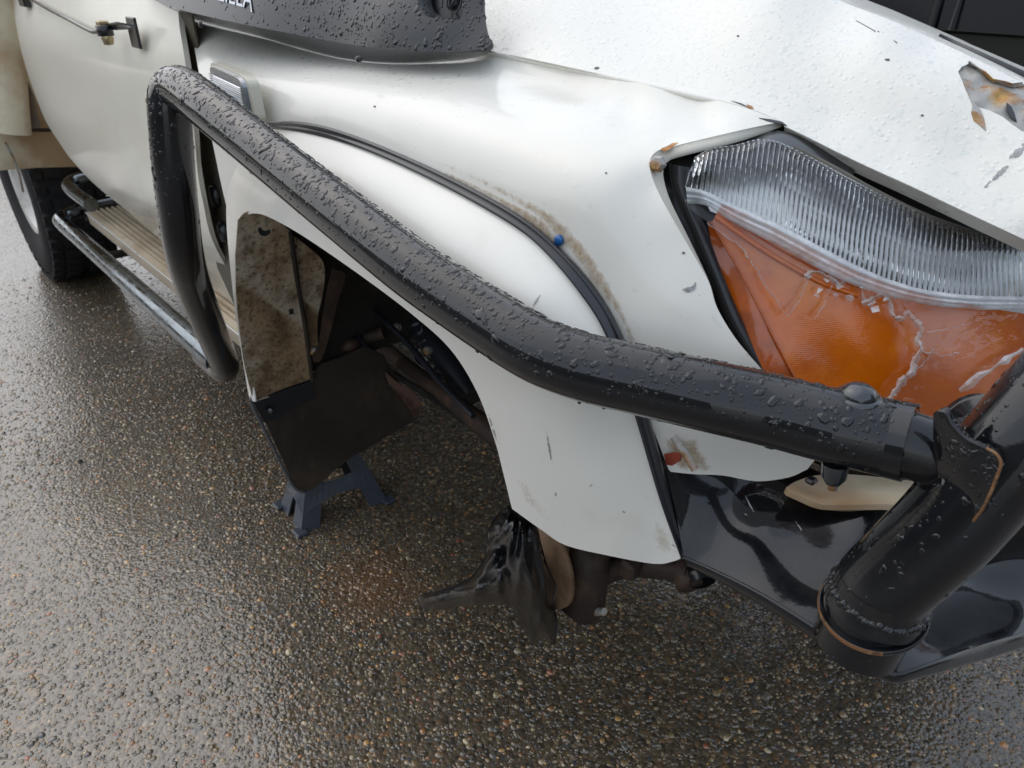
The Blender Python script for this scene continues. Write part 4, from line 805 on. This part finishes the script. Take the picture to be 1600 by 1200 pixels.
lo_b = cr([(1074, 884), (1112, 903), (1182, 942), (1250, 985), (1318, 1030), (1376, 1062), (1404, 1068), (1430, 1062), (1502, 1042), (1600, 1012), (1700, 982)], 5)
n_ = 90; A_ = resample(lo_a, n_); B_ = resample(lo_b, n_)
rows = [lift(A_, bull_pan)]
for s_, d_ in ((.06, -.002), (.5, -.002), (.9, -.001), (1, .004), (1.0, .05)): rows.append(np.array([at(p[0], p[1], Y=y_+d_) for p, y_ in zip(A_*(1-s_)+B_*s_, bull_pan(A_))]))
V, F = loft(rows); F = orient(V, F); V, F, _ = thicken(V, F, .003); obj('lower_lip', V, F, black_wet, pan)
up_p = np.array([at(1338, 1002, D=.680), at(1366, 945, D=.655), at(1380, 916, D=.643), at(1430, 868, D=.620), at(1484, 816, D=.598), at(1545, 745, D=.575), at(1605, 676, D=.556), at(1675, 600, D=.540), at(1760, 510, D=.530), at(1850, 420, D=.525)])
V, F = tube(resample(cr(up_p, 8), 70), .0385, 44); upr = obj('upright_tube', V, F, black_wet, pan)
# flared weld collar at the foot of the tube
axd = up_p[2]-up_p[1]; axd /= np.linalg.norm(axd); ctr = up_p[1]*.72+up_p[2]*.28; ax2 = axd*.45+np.array([-.12, -.5, .8])*.55; ax2 /= np.linalg.norm(ax2)
prof = [(.0384, .022), (.0390, .012), (.0402, .004), (.0415, -.001), (.0425, -.008)]
V, F = lathe(prof, ctr, axd, 56); obj('weld_collar', V, F, black_wet, pan)
mbw = MB(); uu = np.cross(axd, [0, 0, 1.]); uu /= np.linalg.norm(uu); vv = np.cross(axd, uu)
for k in range(90):
    a_ = k/90*2*math.pi; p = ctr+(uu*math.cos(a_)+vv*math.sin(a_))*(.0382+rng.normal(0, .0005))+axd*(.005+rng.normal(0, .0011)); q_ = rng.uniform(.0034, .0052); V, F = lathe([(0, -q_), (q_*.8, -q_*.5), (q_, 0), (q_*.8, q_*.5), (0, q_)], p, axd, 8); mbw.add(V, F)
mbw.build('weld_bead', black_wet, pan)
prof = [(.036, .002), (.0400, .0005), (.0425, .0008), (.0440, .0022), (.0450, .0015), (.0453, -.001), (.0445, -.004), (.040, -.004)]
V, F = lathe(prof, ctr-axd*.010, ax2, 56); obj('collar_lip', V, F, black_wet, pan)
V, F = lathe([(.0447, .0022), (.0457, .0006), (.0459, -.002)], ctr-axd*.010, ax2, 48, 1.4, 3.8); obj('rust_line', V, F, rust_edge, pan)
# socket stub the bar slides over
so = np.array([at(1395, 687, D=.600), at(1424, 696, D=.596), at(1455, 706, D=.594), at(1484, 716, D=.593)])
V, F = tube(cr(so, 6), [.0275]*14+[.029, .031, .033, .034, .035], 36); obj('bar_socket', V, F, black_wet, pan)
# bracket plate: curved sheet with a rounded end, rust on its edge
plT = TPS([(1440, 640, .10), (1478, 650, .094), (1560, 715, .092), (1510, 820, .096), (1478, 800, .108), (1430, 760, .115), (1500, 730, .090)])
pl_o = np.vstack([cr([(1458, 645), (1470, 640), (1478, 644), (1488, 664), (1510, 686), (1540, 700), (1556, 710), (1563, 724), (1558, 742), (1540, 785), (1526, 808), (1516, 820), (1504, 822), (1484, 815), (1474, 800), (1470, 770), (1458, 700)], 4)])
panel('bracket_plate', pl_o, plT, black_gloss, pan, step=8, thick=.005)
V, F = tube(lift(cr([(1540, 700), (1556, 709), (1564, 724), (1558, 744), (1540, 787), (1524, 810), (1512, 822)], 5), lambda p: plT(p)-.0003), .0012, 6); obj('rusty_plate_edge', V, F, rust_edge, pan)
# half round mouth of the cut tube above the bracket
bd = np.array([.1, .054, -.006]); bd /= np.linalg.norm(bd)
V, F = lathe([(.0245, .0), (.0290, .0), (.0290, .03), (.0245, .03), (.0245, .0), (.0, .012)], at(1520, 668, D=.590), bd*.6+FW*.5+UP*-.1, 36); obj('cut_tube', V, F, black_wet, pan)
V, F = tube(lift(cr([(1468, 643), (1478, 646), (1488, 664), (1510, 686), (1540, 701)], 6), lambda p: plT(p)-.0004), .0018, 8); obj('plate_edge', V, F, black_wet, pan)
# bar's far half (out of the frame)
V, F = box((.74, 1.1, .80), .06, 1.1, .12, bev=.02); obj('centre_plate', V, F, black_wet, pan, smooth=False)
for k in range(16):     # scratches worn into the wing's paint
    x0, y0 = rng.uniform(1110, 1290), rng.uniform(770, 930); a_ = rng.normal(.9, .35); l = rng.uniform(6, 26); dx, dy = math.cos(a_)*l, math.sin(a_)*l
    if y0 > 870+(x0-1110)*.5: continue
    decal('scratch', [(x0-dx, y0-dy), (x0+1.6, y0-1.2), (x0+dx, y0+dy), (x0-1.6, y0+1.2)], bull_pan, grey_scratch, pan, fade=1.6, step=3)
# cream end piece between fender and pan
panel('bumper_end_piece', np.vstack([cr([(1228, 762), (1244, 752), (1280, 742), (1340, 742), (1430, 752)], 4), cr([(1425, 772), (1408, 787), (1370, 788), (1300, 789), (1276, 786), (1250, 775), (1232, 767)], 4)]), TPS([(1228, 762, .17), (1280, 742, .24), (1430, 750, .30), (1300, 789, .19), (1410, 787, .225), (1330, 765, .23)]), cream, truck, step=9, thick=.006)
V, F = box(at(1268, 751, Y=.19), .010, .012, .006, bev=.002); obj('plastic_clip', V, F, headblack, truck, smooth=False)

# --- side step
st_p = [at(356, 578, D=1.690), at(300, 531, D=1.80), at(215, 454, D=2.05), at(150, 395, D=2.32)]
y_, z_ = .036, .435
sp = np.array([(-.80, y_, z_), (-.9, y_, z_), (-1.4, y_, z_), (-1.9, y_, z_), (-2.17, y_, z_), (-2.235, y_+.012, z_), (-2.262, y_+.05, z_+.004), (-2.268, y_+.12, z_+.012), (-2.268, y_+.26, z_+.02)])
V, F = tube(resample(cr(sp, 8), 90), .0265, 26); step_o = obj('side_step', V, F, chrome, truck, label='worn chrome tube side step with cream tread plate')
V, F = tube(np.array([(-1.52, y_, z_), (-.80, y_, z_)]), .0285, 26); obj('step_sleeve', V, F, chrome, step_o)
e2 = np.array([(-2.02, .11, .520), (-2.20, .10, .535), (-2.262, .11, .545), (-2.285, .16, .55), (-2.285, .30, .55)])
V, F = tube(resample(cr(e2, 8), 40), .024, 22); obj('rear_step_tube', V, F, chrome, step_o)
for x in (-1.1, -1.9):
    V, F = tube(np.array([(x, y_, z_-.004), (x, .10, z_-.06), (x, .30, z_-.06)]), .014, 12); obj('step_arm', V, F, dark, step_o)
tm = mat('cream_step_plate', (.60, .50, .36), .4, vary=[((.40, .30, .19), 9, .48, .7, .7), ((.66, .62, .54), 14, .5, .7, .5)])
prof = []; yy = .125
prof += [(yy+.004, .405), (yy, .440), (yy+.004, .452), (yy+.022, .453)]
for k in range(6):
    a_ = yy+.026+k*.019; prof += [(a_, .442), (a_+.002, .4545), (a_+.010, .4545), (a_+.012, .442)]
prof += [(yy+.145, .449)]
rows = [[(x, a_, b_) for a_, b_ in prof] for x in np.linspace(-2.21, -.66, 12)]
V, F = loft(rows); F = orient(V, F); V, F, _ = thicken(V, F, .002); tp = obj('tread_plate', V, F, tm, step_o, smooth=False)
V, F = tube(np.array([(-2.21, yy-.001, .448), (-.66, yy-.001, .448)]), .003, 8); obj('tread_edge', V, F, steel, tp)
V, F = box((-2.215, yy+.08, .44), .012, .17, .05, bev=.002); obj('tread_end', V, F, headblack, tp, smooth=False)
V, F = box((-1.4, .24, .40), 1.5, .05, .09, bev=.01); obj('sill', V, F, dark, truck, smooth=False)

# --- tray panels behind the cab
wx = -2.40
def xp(name, pts, x, m, th=.01, step=30, parent=truck, label=None): return panel(name, pts, lambda p: np.asarray(p)[:, 0]*0+x, m, parent, step=step, thick=th, mode='X', label=label)
xp('tray_front_panel', [(-120, -120), (60, -120), (60, 60), (110, 200), (140, 260), (60, 262), (-120, 275)], wx, cream, label='cream tray front panel behind the cab')
V, F = tube(np.array([at(22, 208, X=-2.33), at(14, 120, X=-2.33), at(2, 40, X=-2.33), at(-30, -120, X=-2.33)]), .052, 24); obj('tray_post', V, F, cream, truck, label='round cream post at the front of the tray')
strap_m = mat('weathered_strap', (.16, .125, .09), .7, vary=[((.30, .22, .14), 14, .5, .7, .6)])
sx = cr([(15, 80), (30, 115), (44, 150), (52, 180), (56, 200)], 4); sw = np.linspace(9, 6, len(sx))[:, None]
V, F = loft([lift(sx-np.c_[sw, 0*sw], lambda p: p[:, 0]*0-2.345, 'X'), lift(sx+np.c_[sw, 0*sw], lambda p: p[:, 0]*0-2.335, 'X')]); F = orient(V, F); V, F, _ = thicken(V, F, .008); obj('tie_strap', V, F, strap_m, truck)
V, F = tube(np.array([at(20, 88, X=-2.32), at(30, 140, X=-2.32), at(46, 195, X=-2.32)]), .006, 8); obj('strap_edge', V, F, mat('faded_webbing', (.40, .33, .24), .7), truck)
for pts in ([(4, 46), (28, 44)], [(48, 203), (82, 203)]): V, F = tube(np.array([at(*p, X=-2.37) for p in pts]), .006, 8); obj('tray_seam', V, F, dark, truck)
xp('rear_mudguard', [(-120, 262), (-120, 215), (60, 196), (90, 200), (130, 262), (116, 252), (60, 257), (5, 258)], -2.46, rusty_cream, label='rust stained panel above the rear tyre')
V, F = tube(np.array([at(8, 222, X=-2.36), at(20, 245, X=-2.36), at(30, 272, X=-2.36), at(36, 300, X=-2.38)]), .004, 8); obj('hanging_chain', V, F, torn, truck)
V, F = box((-3.5, .95, .93), 2.2, 1.9, .10, bev=.02); obj('tray_deck', V, F, cream, truck, smooth=False)
V, F = box((-2.97, .17, .86), 1.0, .34, .03, bev=.01); obj('mudguard_top', V, F, rusty_cream, truck, smooth=False)
# rear wheel
def wheel(cx, cy, name, lab, rr=.405):
    V, F = lathe([(.205, -.10), (.24, -.125), (.33, -.135), (.375, -.125), (.395, -.105), (rr, -.07), (rr, .07), (.395, .105), (.375, .125), (.33, .135), (.24, .125), (.205, .10)], (cx, cy, rr), (0, 1, 0), 64)
    t = obj(name, V, F, tyre_m, truck, label=lab)
    mb = MB()
    for k in range(44):
        a_ = k/44*2*math.pi
        for s_ in (-1, 1):
            for (o_, wd, r_) in ((.045, .055, rr+.003), (.105, .04, rr-.006)):
                c_ = np.array([cx+math.cos(a_+(.05 if s_ > 0 else 0))*r_, cy+s_*o_, rr+math.sin(a_+(.05 if s_ > 0 else 0))*r_]); ca, sa = math.cos(a_), math.sin(a_)
                mb.add(*box(c_, .022, wd, .036, R=[[ca, 0, -sa], [0, 1, 0], [sa, 0, ca]]))
    mb.build('tread_block', tyre_m, t, smooth=False, kind='stuff')
    V, F = lathe([(0, -.02), (.07, -.02), (.10, -.05), (.17, -.07), (.19, -.10), (.208, -.112), (.214, -.10)], (cx, cy, rr), (0, 1, 0), 48); obj('rim', V, F, steel, t)
wheel(-2.97, .165, 'rear_wheel', 'black off road rear tyre under the tray'); wheel(-2.97, 1.735, 'rear_wheel', 'far side rear tyre'); wheel(.0, 1.735, 'front_wheel', 'far side front tyre')
V, F = tube(np.array([(-2.97, .3, .40), (-2.97, 1.6, .40)]), .05, 16); obj('rear_axle', V, F, dark, truck)

# ------------------------------------------------------------------ axle stand under the chassis
stand = empty('axle_stand', (-.665, .21, 0))
tag(stand, 'blue grey steel axle stand standing under the truck behind the mud flap', 'axle stand')
feet = [at(470, 834, Z=.0), at(438, 791, Z=.0), at(606, 783, Z=.0)]; A0, B0, C0 = feet; D0 = B0+(C0-A0)
apex = np.array([(A0+D0)[0]/2, (A0+D0)[1]/2, .37])
def toward(p, t, z=None): q = p*(1-t)+apex*t; return q
corners = [A0, C0, D0, B0]; nxt = {0: 1, 1: 2, 2: 3, 3: 0}
for i in range(4):
    p = corners[i]; q = corners[(i+1) % 4]; r_ = corners[(i-1) % 4]
    mb = MB()
    for o_ in (q, r_):          # folded angle leg: two tapering flanges
        d_ = (o_-p)/np.linalg.norm(o_-p)
        bot_ = [p, p+d_*.050]; top_ = [p+(apex-p)*.80, p+(apex-p)*.80+d_*.030]
        V = np.array([bot_[0], bot_[1], top_[1], top_[0]]); n_ = np.cross(V[1]-V[0], V[3]-V[0]); n_ /= np.linalg.norm(n_); ctrn = (A0+D0)/2-p; n_ *= np.sign(n_@ctrn)
        V2 = np.vstack([V, V+n_*.004]); mb.add(V2, [(0, 1, 2, 3), (7, 6, 5, 4), (0, 4, 5, 1), (1, 5, 6, 2), (2, 6, 7, 3), (3, 7, 4, 0)])
    lg = mb.build('leg', stand_m, stand, smooth=False)
    V, F = box(p+np.array([0, 0, .005]), .034, .030, .010, bev=.003); obj('foot', V, F, stand_m, lg, smooth=False)
for i in range(4):
    p, q = corners[i], corners[(i+1) % 4]
    P1 = [p+(apex-p)*t for t in (.12, .34)]; Q1 = [q+(apex-q)*t for t in (.12, .34)]
    n = 12; lo_ = []; hi_ = []
    for k in range(n+1):
        t = k/n; lo_.append(P1[0]*(1-t)+Q1[0]*t+np.array([0, 0, .030*math.sin(math.pi*t)])); hi_.append(P1[1]*(1-t)+Q1[1]*t-np.array([0, 0, .018*math.sin(math.pi*t)]))
    V, F = loft([lo_, hi_]); n_ = np.cross(V[1]-V[0], V[n+1]-V[0]); n_ /= np.linalg.norm(n_); cc = (A0+D0)/2-V[0]
    if n_@cc > 0: F = [f[::-1] for f in F]
    V, F, _ = thicken(V, F, .004); obj('web_plate', V, F, stand_m, stand, smooth=False)
V, F = lathe([(.045, .26), (.040, .30), (.033, .36), (.024, .36), (.024, .26)], (apex[0], apex[1], 0), (0, 0, 1), 24); obj('collar', V, F, stand_m, stand)
V, F = box((apex[0], apex[1], .375), .03, .03, .11, bev=.003); obj('ratchet_post', V, F, stand_m, stand, smooth=False)
V, F = box((apex[0], apex[1], .425), .10, .045, .025, bev=.008); obj('saddle', V, F, stand_m, stand, smooth=False)

# ------------------------------------------------------------------ bin bag tied over the hub
def bag():
    out = np.vstack([cr([(796, 790), (815, 800), (838, 822), (846, 850), (856, 885), (870, 918), (866, 942), (872, 975), (868, 1006)], 4), cr([(862, 1008), (848, 996), (838, 1010), (826, 1000), (812, 975), (800, 948)], 3), cr([(792, 944), (760, 946), (720, 948), (690, 953), (664, 955)], 3), cr([(656, 945), (656, 930), (690, 920), (730, 905), (752, 880), (762, 850), (764, 825), (780, 800)], 4)])
    P, T = sheet2(out, step=3.6)
    d = polydist(P, out); x, y = P[:, 0], P[:, 1]
    base = TPS([(660, 940, .115), (800, 800, .14), (820, 880, .145), (870, 930, .20), (850, 1005, .235), (740, 925, .115)])(P)
    env = np.clip(d/9, 0, 1)
    bulge = .050*(1-np.exp(-d/22.))
    def folds(cx, cy, n, ph, wob):      # sharp creases running out from a knot
        a = np.arctan2(y-cy, x-cx); r = np.hypot(x-cx, y-cy); u = a*n+ph+wob*np.sin(r*.045+ph)+.5*np.sin(a*n*.37+1); return (1-np.abs(np.sin(u)))*np.clip(r/50, 0, 1)
    right = 1/(1+np.exp(-(x-786)/5.)); left = 1-right
    fd = right*(.015*folds(806, 780, 9, .4, .5)+.006*folds(830, 760, 21, 1.1, .4)) + left*(.014*folds(800, 820, 10, .9, .4)+.005*folds(640, 944, 26, .2, .3))
    knot = .012*np.exp(-(((x-815)/26.)**2+((y-905)/34.)**2))-.020*np.exp(-((x-(786+(y-870)*.12))/8.)**2)*(1/(1+np.exp(-(y-852)/8.)))
    yf = base-bulge-(fd+knot)*env
    Vf = np.array([at(p[0], p[1], Y=y) for p, y in zip(P, yf)]); T = orient(Vf, T)
    Vb = np.array([at(p[0], p[1], Y=y) for p, y in zip(P, base+.9*bulge)])
    n = len(P); V = np.vstack([Vf, Vb]); F = list(T)+[tuple(i+n for i in t)[::-1] for t in T]
    # close the seam
    ed = {}
    for f in T:
        for i in range(3): ed[(f[i], f[(i+1) % 3])] = 1
    for a, b in [e for e in ed if (e[1], e[0]) not in ed]: F.append((b, a, a+n, b+n))
    o = obj('plastic_bag', V, F, bag_m); tag(o, 'crumpled black plastic bag tied over the bare wheel hub', 'plastic bag')
bag()

# small dark lump on the ground
c_ = at(126, 722, Z=0); mb = MB()
V = []; 
for k in range(9): a_ = k/9*6.283; V.append(c_+np.array([math.cos(a_)*.011*rng.uniform(.7, 1.3), math.sin(a_)*.008*rng.uniform(.7, 1.3), .0005]))
V2 = [c_+(v-c_)*.6+np.array([0, 0, .006]) for v in V]; V3 = [c_+np.array([0, 0, .008])]
F = [(k, (k+1) % 9, 9+(k+1) % 9, 9+k) for k in range(9)]+[(9+k, 9+(k+1) % 9, 18) for k in range(9)]
o = obj('clod', V+V2+V3, F, dark); tag(o, 'small black clod lying alone on the wet ground at left', 'clod')

# ------------------------------------------------------------------ buildings and greenery out of view, added to give the paint dark reflections
shed_m = mat('unseen_shed_cladding', (.10, .105, .10), .7, vary=[((.13, .12, .10), 1.2, .45, .7, .6)])
def unseen_shed(loc, sx, sy, hz, label):
    t = empty('unseen_shed', loc); tag(t, label, 'unseen_shed'); x, y, z = loc
    mb = MB(); mb.add(*box((x, y, hz/2), sx, sy, hz)); mb.build('wall', shed_m, t, smooth=False)
    V, F = loft([[(x-sx/2-.3, y-sy/2-.3, hz), (x-sx/2-.3, y, hz+.9), (x-sx/2-.3, y+sy/2+.3, hz)], [(x+sx/2+.3, y-sy/2-.3, hz), (x+sx/2+.3, y, hz+.9), (x+sx/2+.3, y+sy/2+.3, hz)]]); V, F, _ = thicken(V, F, .08); obj('roof', V, F, shed_m, t, smooth=False)
    V, F = box((x, y+sy/2+.03 if y < 0 else y, 1.5), 3.2 if sx > sy else .1, .06, 3.0); obj('door', V, F, mat('grey_roller_door', (.20, .21, .21), .5), t, smooth=False)
unseen_shed((-3, -17, 0), 24, 7, 3.2, 'long dark unseen building added for the black paint to mirror')
unseen_shed((15.5, 2, 0), 7, 18, 3.2, 'dark unseen building beyond the truck front, added for reflections')
def unseen_hedge_row():
    n = 9000; X = rng.uniform(-26, -23, n); Y = rng.uniform(-22, 24, n); Z = rng.uniform(.05, 1, n)**.8*(3.2+.9*np.sin(Y*.7)+.6*np.sin(Y*1.9+1)); a = rng.uniform(0, 6.28, n); b_ = rng.uniform(-1, 1, n); r_ = rng.uniform(.16, .34, n)
    u = np.stack([np.cos(a), np.sin(a), b_*.6], 1)*r_[:, None]; v = np.stack([-np.sin(a)*b_, np.cos(a)*b_, np.ones(n)], 1)*r_[:, None]*.7; c = np.stack([X, Y, Z], 1)
    V = np.stack([c-u, c-v, c+u, c+v], 1).reshape(-1, 3); F = np.arange(4*n).reshape(-1, 4)
    tag(obj('unseen_hedge', V, F, mat('unseen_hedge_leaves', (.045, .065, .03), .6, vary=[((.08, .10, .04), 1.5, .45, .65, .7)]), None, False, kind='stuff'), 'dark green leaf bank out of view, added for reflections', 'unseen_hedge')
unseen_hedge_row()

# ------------------------------------------------------------------ dark car parked beyond the bonnet
car = empty('parked_car', (-.6, 3.5, 0)); tag(car, 'dark olive car parked beyond the bonnet of the white truck', 'car')
side = [(-2.6, .45), (-2.65, .8), (-2.55, 1.0), (-1.6, 1.06), (.6, 1.05), (1.5, .98), (1.75, .85), (1.8, .45)]
rows = []
for y_, k in ((2.62, .97), (2.60, 1.0), (4.40, 1.0), (4.38, .97)): rows.append([(-.45+(x+.45)*k, y_, .72+(z-.72)*k) for x, z in side])
V, F = loft(rows, True); n_ = len(side); F = list(F)+[tuple(range(n_)), tuple(range(3*n_, 4*n_))[::-1]]; obj('car_body', V, F, car_paint, car, smooth=False)
top = [(-2.5, 1.03), (-2.2, 1.62), (-1.4, 1.72), (-.1, 1.68), (.75, 1.06)]
rows = [[(x, y_+(z-1.03)*k, z) for x, z in top] for y_, k in ((2.64, .28), (4.36, -.28))]
V, F = loft(rows); n_ = len(top); F = list(F)+[tuple(range(n_)), tuple(range(n_, 2*n_))[::-1]]; obj('car_glasshouse', V, F, car_glass, car, smooth=False)
for x in (-1.5, -.43): V, F = tube(np.array([(x, 2.625, 1.03), (x-.02, 2.70, 1.25), (x-.06, 2.80, 1.64)]), .014, 8); obj('door_pillar', V, F, mat('pillar_trim', (.008, .008, .008), .7), car)
V, F = tube(np.array([(-.36, 2.615, 1.05), (-.375, 2.69, 1.25), (-.42, 2.79, 1.6)]), .005, 6); obj('window_seal', V, F, mat('seal_trim', (.03, .032, .03), .6), car)
for x in (-1.9, 1.0):
    for y_ in (2.72, 4.28):
        V, F = lathe([(0, -.1), (.2, -.1), (.30, -.11), (.34, -.08), (.34, .08), (.30, .11), (0, .1)], (x, y_, .34), (0, 1, 0), 32); obj('car_wheel', V, F, tyre_m, car)

# ------------------------------------------------------------------ water beads
def beads(name, parent, V, F, n, rmed, rs, rmax, m, wfun, h0=.36, stretch=1.25, irr=.16, K=10, keep=None):
    V = np.asarray(V); tri = []
    for f in F:
        for i in range(1, len(f)-1): tri.append((f[0], f[i], f[i+1]))
    tri = np.array(tri); A, B, C = V[tri[:, 0]], V[tri[:, 1]], V[tri[:, 2]]; nn = np.cross(B-A, C-A); ar = np.linalg.norm(nn, axis=1); nn /= np.maximum(ar, 1e-12)[:, None]
    cen = (A+B+C)/3; wt = ar*wfun(cen, nn); q = proj(cen); wt *= (q[:, 0] > -60) & (q[:, 0] < 1660) & (q[:, 1] > -60) & (q[:, 1] < 1260)
    ix = rng.choice(len(tri), n, p=wt/wt.sum()); u, v = rng.uniform(0, 1, n), rng.uniform(0, 1, n); fl_ = u+v > 1; u[fl_], v[fl_] = 1-u[fl_], 1-v[fl_]
    P = A[ix]+(B[ix]-A[ix])*u[:, None]+(C[ix]-A[ix])*v[:, None]; N = nn[ix]
    if keep is not None: k_ = keep(P); P, N = P[k_], N[k_]; n = len(P)
    r = np.clip(rng.lognormal(math.log(rmed), rs, n), rmed*.35, rmax)
    dn = np.array([0, 0, -1.])-N*(N@np.array([0, 0, -1.]))[:, None]; ln = np.linalg.norm(dn, axis=1); rd = rng.normal(0, 1, (n, 3)); rd -= N*(rd*N).sum(1)[:, None]; rd /= np.linalg.norm(rd, axis=1)[:, None]
    t1 = dn+rd*.5; t1 /= np.linalg.norm(t1, axis=1)[:, None]; t2 = np.cross(N, t1)
    st = np.where(rng.uniform(0, 1, n) < .3, rng.uniform(1.2, stretch*1.5, n), rng.uniform(.9, stretch, n)); a = np.arange(K)/K*6.2832
    big = np.clip((r/rmed-.8), 0, 1.6)
    p1, p2, p3 = rng.uniform(0, 6.28, (3, n, 1)); ir = (irr*(.35+big))[:, None]
    rad = 1+ir*(np.sin(2*a[None]+p1)+.7*np.sin(3*a[None]+p2)+.45*np.sin(5*a[None]+p3)); rad = np.clip(rad, .35, 1.7)
    h = r*h0*rng.uniform(.75, 1.15, n)/np.sqrt(1+big*.6)
    out = np.zeros((n, 3*K+1, 3))
    for j, (s_, hh) in enumerate(((1., -.12), (.86, .5), (.5, .88))):
        cx = (np.cos(a)[None]*rad*(r*st)[:, None])*s_; cy = (np.sin(a)[None]*rad*r[:, None])*s_
        out[:, j*K:(j+1)*K] = P[:, None]+cx[..., None]*t1[:, None]+cy[..., None]*t2[:, None]+(N*(h*hh)[:, None])[:, None]
    out[:, 3*K] = P+N*h[:, None]
    f = []
    for k in range(K):
        k2 = (k+1) % K; f += [(k, k2, K+k2), (k, K+k2, K+k), (K+k, K+k2, 2*K+k2), (K+k, 2*K+k2, 2*K+k), (2*K+k, 2*K+k2, 3*K)]
    FF = (np.array(f)[None]+(np.arange(n)*(3*K+1))[:, None, None]).reshape(-1, 3)
    return obj(name, out.reshape(-1, 3), FF, m, parent, True, kind='stuff')
def facing(c, n): d = CAM-c; d /= np.linalg.norm(d, axis=1)[:, None]; return (n*d).sum(1)
topw = lambda c, n: np.clip(n[:, 2]+.35, 0, 1)*(facing(c, n) > -.15)
bw = lambda c, n: np.clip(n[:, 2]+.25, 0.03, .9)*(facing(c, n) > -.2)*(c[:, 2] > .85)
beads('fine_droplets', bar, barV, barF, 2000, .0009, .35, .0020, water_dark, bw, h0=.45, irr=.05, K=8, stretch=1.1)
beads('water_droplets', bar, barV, barF, 1050, .0019, .34, .0038, water_dark, bw, h0=.42, irr=.09, K=12, stretch=1.2)
beads('water_runs', bar, barV, barF, 110, .0030, .3, .0055, water_dark, bw, h0=.26, irr=.22, K=16, stretch=1.6)
mb = MB()
for i in rng.choice(np.arange(20, 150), 34, replace=False):   # beads hanging from the underside
    p = path[i]-np.array([0, 0, .0325])+np.array([rng.normal(0, .002), -.006+rng.normal(0, .003), 0]); s_ = rng.uniform(.0016, .0036); V, F = lathe([(0, -1.1*s_), (.6*s_, -.8*s_), (s_, -.05*s_), (.75*s_, .6*s_), (.4*s_, 1.0*s_)], p, (0, 0, 1), 10); mb.add(V, F)
mb.build('hanging_droplets', water_dark, bar, kind='stuff')
def tri_of(o):
    c = WL[o.name]; return np.array([tuple(v.co) for v in o.data.vertices])+c, [tuple(p.vertices) for p in o.data.polygons]
V, F = tri_of(snorkel); beads('water_droplets', snorkel, V, F, 1100, .0014, .45, .0042, water_dark, lambda c, n: (facing(c, n) > .05)*1.*np.clip((proj(c)[:, 0]-330)/200, .1, 1), irr=.06, h0=.45, K=12)
V, F = tri_of(bonnet); beads('water_droplets', bonnet, V, F, 3000, .0014, .5, .0042, water, lambda c, n: (facing(c, n) > .05)*1., h0=.34, stretch=1.7, irr=.2)
V, F = tri_of(fender); beads('water_droplets', fender, V, F, 900, .0013, .45, .0036, water, lambda c, n: (facing(c, n) > .05)*np.clip(n[:, 2]-.12, 0, 1), h0=.34, stretch=1.6)
lt = [o for o in head.children if o.name.startswith(('clear_lens', 'frosted_band'))]
for o in lt: V, F = tri_of(o); beads('lens_droplets', head, V, F, 240, .0013, .5, .0042, water, lambda c, n: (facing(c, n) > .1)*np.clip((1420-proj(c)[:, 0])/200, .08, 1), h0=.45)
for o in [c for c in pan.children if c.name.startswith(('upright_tube', 'bracket_plate'))]: V, F = tri_of(o); beads('droplets', pan, V, F, 160, .0014, .45, .0035, water_dark, lambda c, n: (facing(c, n) > .05)*(np.clip(n[:, 2]+.1, .05, 1)))
